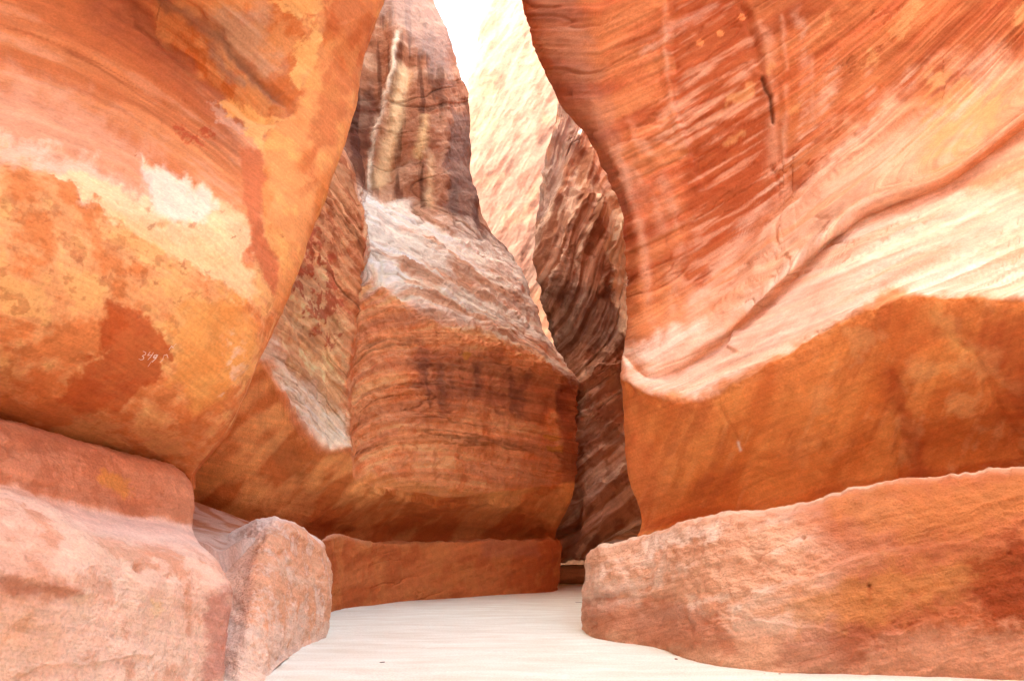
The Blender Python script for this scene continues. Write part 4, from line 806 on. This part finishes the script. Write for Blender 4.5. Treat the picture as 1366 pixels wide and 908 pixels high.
# ------------------------------------------------------------------ E: the dark buttress closing the passage
def end_buttress():
    rows = [
     [(744,744,26.6),(768,744,27),(784,744,27),(804,735,27),(832,712,27.5),(862,700,28),(930,690,28)],
     [(731,742,24.2),(754,752,23.9),(776,756,23.6),(800,746,23.6),(828,720,24),(862,706,24.6),(930,695,25.2)],
     [(726,718,24),(755,716,23.7),(778,706,23.4),(802,694,23.4),(830,676,23.7),(862,664,24.2),(930,655,25)],
     [(738,650,24.6),(763,642,24.2),(782,638,23.8),(805,628,23.8),(832,612,24),(862,602,24.4),(930,595,25)],
     [(750,570,25),(763,562,24.6),(782,556,24.2),(805,545,24.2),(832,530,24.4),(862,522,24.8),(930,515,25.4)],
     [(742,482,25.4),(757,480,24.9),(778,474,24.3),(802,465,24.2),(830,455,24.5),(862,448,25),(930,440,25.6)],
     [(727,402,25.8),(744,400,25.2),(768,395,24.7),(796,390,24.7),(826,386,25.2),(862,380,25.8),(930,375,26.4)],
     [(716,340,26),(734,336,25.3),(760,330,25),(790,325,25.3),(822,320,25.9),(862,315,26.5),(930,310,27)],
     [(711,285,26.2),(728,280,25.6),(755,272,25.4),(786,262,25.8),(820,252,26.6),(862,245,27.2),(930,240,27.8)],
     [(724,215,26.8),(736,210,26.4),(758,205,26.4),(788,200,26.8),(822,195,27.6),(862,190,28.2),(930,185,28.8)],
     [(744,132,27.6),(752,128,27.4),(768,122,27.6),(795,118,28.2),(825,112,29),(862,105,29.6),(930,100,30)],
     [(752,70,28.4),(758,65,28.4),(772,60,28.7),(797,55,29.2),(826,50,30),(862,40,30.5),(930,40,31)],
    ]
    rows = [[(r[0][0] + 22, r[0][1], r[0][2] + 7), (r[0][0] + 2, r[0][1], r[0][2] + 1.5)] + r for r in rows]
    s = loft(rows, 300, 820); orient(s); X, Y = s.px, s.py; x, y, z = W(s)
    tl = sm(4.5, 7.0, s.fr); b = (Y + .8 * (X - 760)) * (1 - tl) + (1.6 * (X - 760) + .75 * Y + 130 + 25 * fbm(X * .01, Y * .006, 0, 3)) * tl; s.a, s.b = (X - .5 * Y - tl * .5 * Y) * .024, b * .024
    d = -.30 + .30 * fbm(x * .5, y * .5, z * .3, 4) + .34 * ridged(s.a * .25, s.b * .55, 2, 3) + .02 * fbm(x * 3, y * 3, z * 3, 4)
    d += .07 * ridged(s.a * .3, s.b * 2.4, 5, 4)
    cre = cracks(s, .4, 1.4, .05, 3.3); d -= .08 * cre
    for pts, a_, w_ in [([(830,560),(800,575),(768,600)], .2, 14), ([(836,480),(800,490),(770,520)], .15, 12), ([(838,620),(810,645),(770,665)], .15, 16), ([(780,250),(760,300),(745,360),(735,400)], .3, 12), ([(800,260),(785,310),(770,350)], .3, 12), ([(830,300),(812,340),(808,390)], .25, 10), ([(838,520),(800,535),(765,556)], .15, 10)]:
        d += scarp(s, pts, a_, w_, 3, 5, .04)
    disp(s, d)
    n2 = fbm(x * 1.2, y * 1.2, z * 1.2, 6, .6); bed = fbm(s.a * .4, s.b * 2, 1, 6)
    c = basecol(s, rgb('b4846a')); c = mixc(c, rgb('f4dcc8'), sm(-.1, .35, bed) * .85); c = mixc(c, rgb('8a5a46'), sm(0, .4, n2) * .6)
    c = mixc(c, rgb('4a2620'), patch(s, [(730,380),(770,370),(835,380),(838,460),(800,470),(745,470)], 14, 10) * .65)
    c = mixc(c, rgb('d2b3a2'), patch(s, [(765,660),(800,630),(840,610),(845,670),(800,700),(765,720)], 14, 8) * .6 * sm(-.3, .2, bed))
    c = mixc(c, rgb('c79c88'), patch(s, [(765,550),(840,500),(840,560),(765,610)], 12, 8) * .4)
    c = mixc(c, rgb('a08a84'), patch(s, [(708,290),(720,230),(750,130),(775,180),(740,250),(722,290)], 6, 6) * .7)
    c = mixc(c, rgb('f0dcc0'), patch(s, [(812,280),(840,260),(842,470),(836,440),(826,400),(816,350),(806,320)], 4, 5, .05) * .85)  # sunlit wall farther back, painted here as a pale patch
    c = mixc(c, rgb('e0c0a4'), patch(s, [(790,250),(840,240),(840,300),(805,300)], 8, 8) * .6)
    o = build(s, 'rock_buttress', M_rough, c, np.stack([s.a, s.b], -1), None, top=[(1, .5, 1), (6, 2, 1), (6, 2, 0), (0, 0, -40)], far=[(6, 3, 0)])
    tag(o, 'dark wrinkled brown buttress closing the passage between the middle and right walls', 'rock buttress')
end_buttress()

# ------------------------------------------------------------------ F: the far sunlit cliff
def far_cliff():
    rows = []
    L = [(560,760),(566,520),(572,400),(585,280),(606,190),(616,140),(626,95),(634,60),(640,30),(652,5),(668,-25),(700,-70)]
    for i, (l, p) in enumerate(L):
        y0 = 44 + .5 * i
        rows.append([(l + 60, p, y0 + 16), (l + 3, p, y0 + 3), (l, p, y0 + .8), (l + 30, p, y0), (l + 80, p, y0 - .8), (l + 140, p, y0 - 1.5), (l + 200, p, y0 - 2), (l + 320, p, y0 - 2)])
    s = loft(rows, 420, 700); orient(s); X, Y = s.px, s.py; x, y, z = W(s)
    b = X * .85 + Y * .5; s.a, s.b = (Y - X * .4) * .045, b * .045
    d = .4 * fbm(x * .08, y * .08, z * .05, 4) + .07 * ridged(s.a * .3, s.b * 1.0, 2, 5) + .03 * fbm(x * 1.2, y * 1.2, z * 1.2, 5)
    disp(s, d)
    n2 = fbm(x * .4, y * .4, z * .4, 6, .6); bed = fbm(s.a * .5, s.b * 2, 1, 6)
    c = basecol(s, rgb('7a5c50')); c = mixc(c, rgb('6a4438'), sm(0, .4, bed + .3 * n2) * .7); c = mixc(c, rgb('c98048'), patch(s, [(700,400),(760,370),(760,520),(700,520)], 10, 8) * .15)
    c = mixc(c, rgb('a07860'), sm(.2, .7, n2) * .3)
    o = build(s, 'rock_cliff', M_far, c, np.stack([s.a, s.b], -1), None, top=[(1, 2, 8), (5, 10, 10), (0, 30, 0), (0, 0, -70)], far=[(0, 20, 0)], near=[(20, -4, 0)])
    tag(o, 'tall pale sunlit cliff far behind the narrow gap under the sky', 'cliff')
far_cliff()

# ------------------------------------------------------------------ small things on the floor
def lump(name, cx, cy, sx, sy, sz, rot, col, seed, label, cat, mat, z0=0.0, group=None, n=28):
    import bmesh
    bm = bmesh.new(); bmesh.ops.create_icosphere(bm, subdivisions=4, radius=1)
    P_ = np.array([v.co[:] for v in bm.verts]); q = np.sign(P_) * np.abs(P_) ** .62; q /= np.abs(q).max(0)
    nz = fbm(q[:, 0] * 1.3 + seed, q[:, 1] * 1.3, q[:, 2] * 1.3, 4)
    q = q * (1 + .12 * nz[:, None]); q[:, 2] = np.maximum(q[:, 2], -.9)
    for v, p in zip(bm.verts, q):
        v.co = (p[0] * sx, p[1] * sy, (p[2] + .9) / 1.9 * sz * 1.0)
    me = bpy.data.meshes.new(name); bm.to_mesh(me); bm.free()
    for p in me.polygons: p.use_smooth = True
    a = me.color_attributes.new('rock', 'FLOAT_COLOR', 'POINT'); c4 = np.ones((len(q), 4), np.float32); c4[:, :3] = np.asarray(col) * (1 + .25 * nz[:, None]); a.data.foreach_set('color', c4.ravel())
    u = me.uv_layers.new(name='flow'); lv = np.zeros(len(me.loops), np.int32); me.loops.foreach_get('vertex_index', lv); u.data.foreach_set('uv', (q[:, [0, 2]] * [sx, sz])[lv].astype(np.float32).ravel())
    me.materials.append(mat); o = bpy.data.objects.new(name, me); C.objects.link(o); o.location = (cx, cy, z0); o.rotation_euler = (0, 0, rot)
    return tag(o, label, cat, group)
p = P(762, 776, Yf(776)); 
lump('low_ledge', p[0] + .5, 25.2, 1.6, .7, .55, 0, rgb('e8b898'), 3, 'small low pinkish ledge crossing the far end of the path', 'rock ledge', M_rough)
lump('stone_slab', 3.4, 22.5, 1.0, .6, 1.28, .1, rgb('9a7a68'), 5, 'small flat stone ledge in the dark gap at the foot of the right wall', 'rock ledge', M_rough)
random.seed(4)
M_twig = rock_material('dry_debris', bump=.1)
for (u_, v_, l_, r_, lab) in [(510, 883, .028, .4, 'tiny dark twig lying on the middle of the pale path'), (772, 803, .07, 0, 'dark twig lying on the path beside the end of the right bench')]:
    y_ = Yf(v_); p = P(u_, v_, y_)
    lump('twig', p[0], p[1], l_, .006, .007, r_, rgb('4a3a34'), v_, lab, 'twig', M_twig, z0=.0)
pts = [(1020,899),(1040,899),(1126,902),(902,879)]
for i, (u_, v_) in enumerate(pts):
    y_ = Yf(v_); p = P(u_, v_, y_); r_ = .007 + .005 * random.random()
    side = 'right bench' if u_ > 780 else 'channel wall'
    lump('pebble', p[0], p[1], r_ * 1.4, r_, r_, random.random() * 3, rgb('8a5a42'), i, 'tiny brown pebble on the path edge under the ' + side, 'pebble', M_twig, group='pebbles on the path edge under the ' + side)
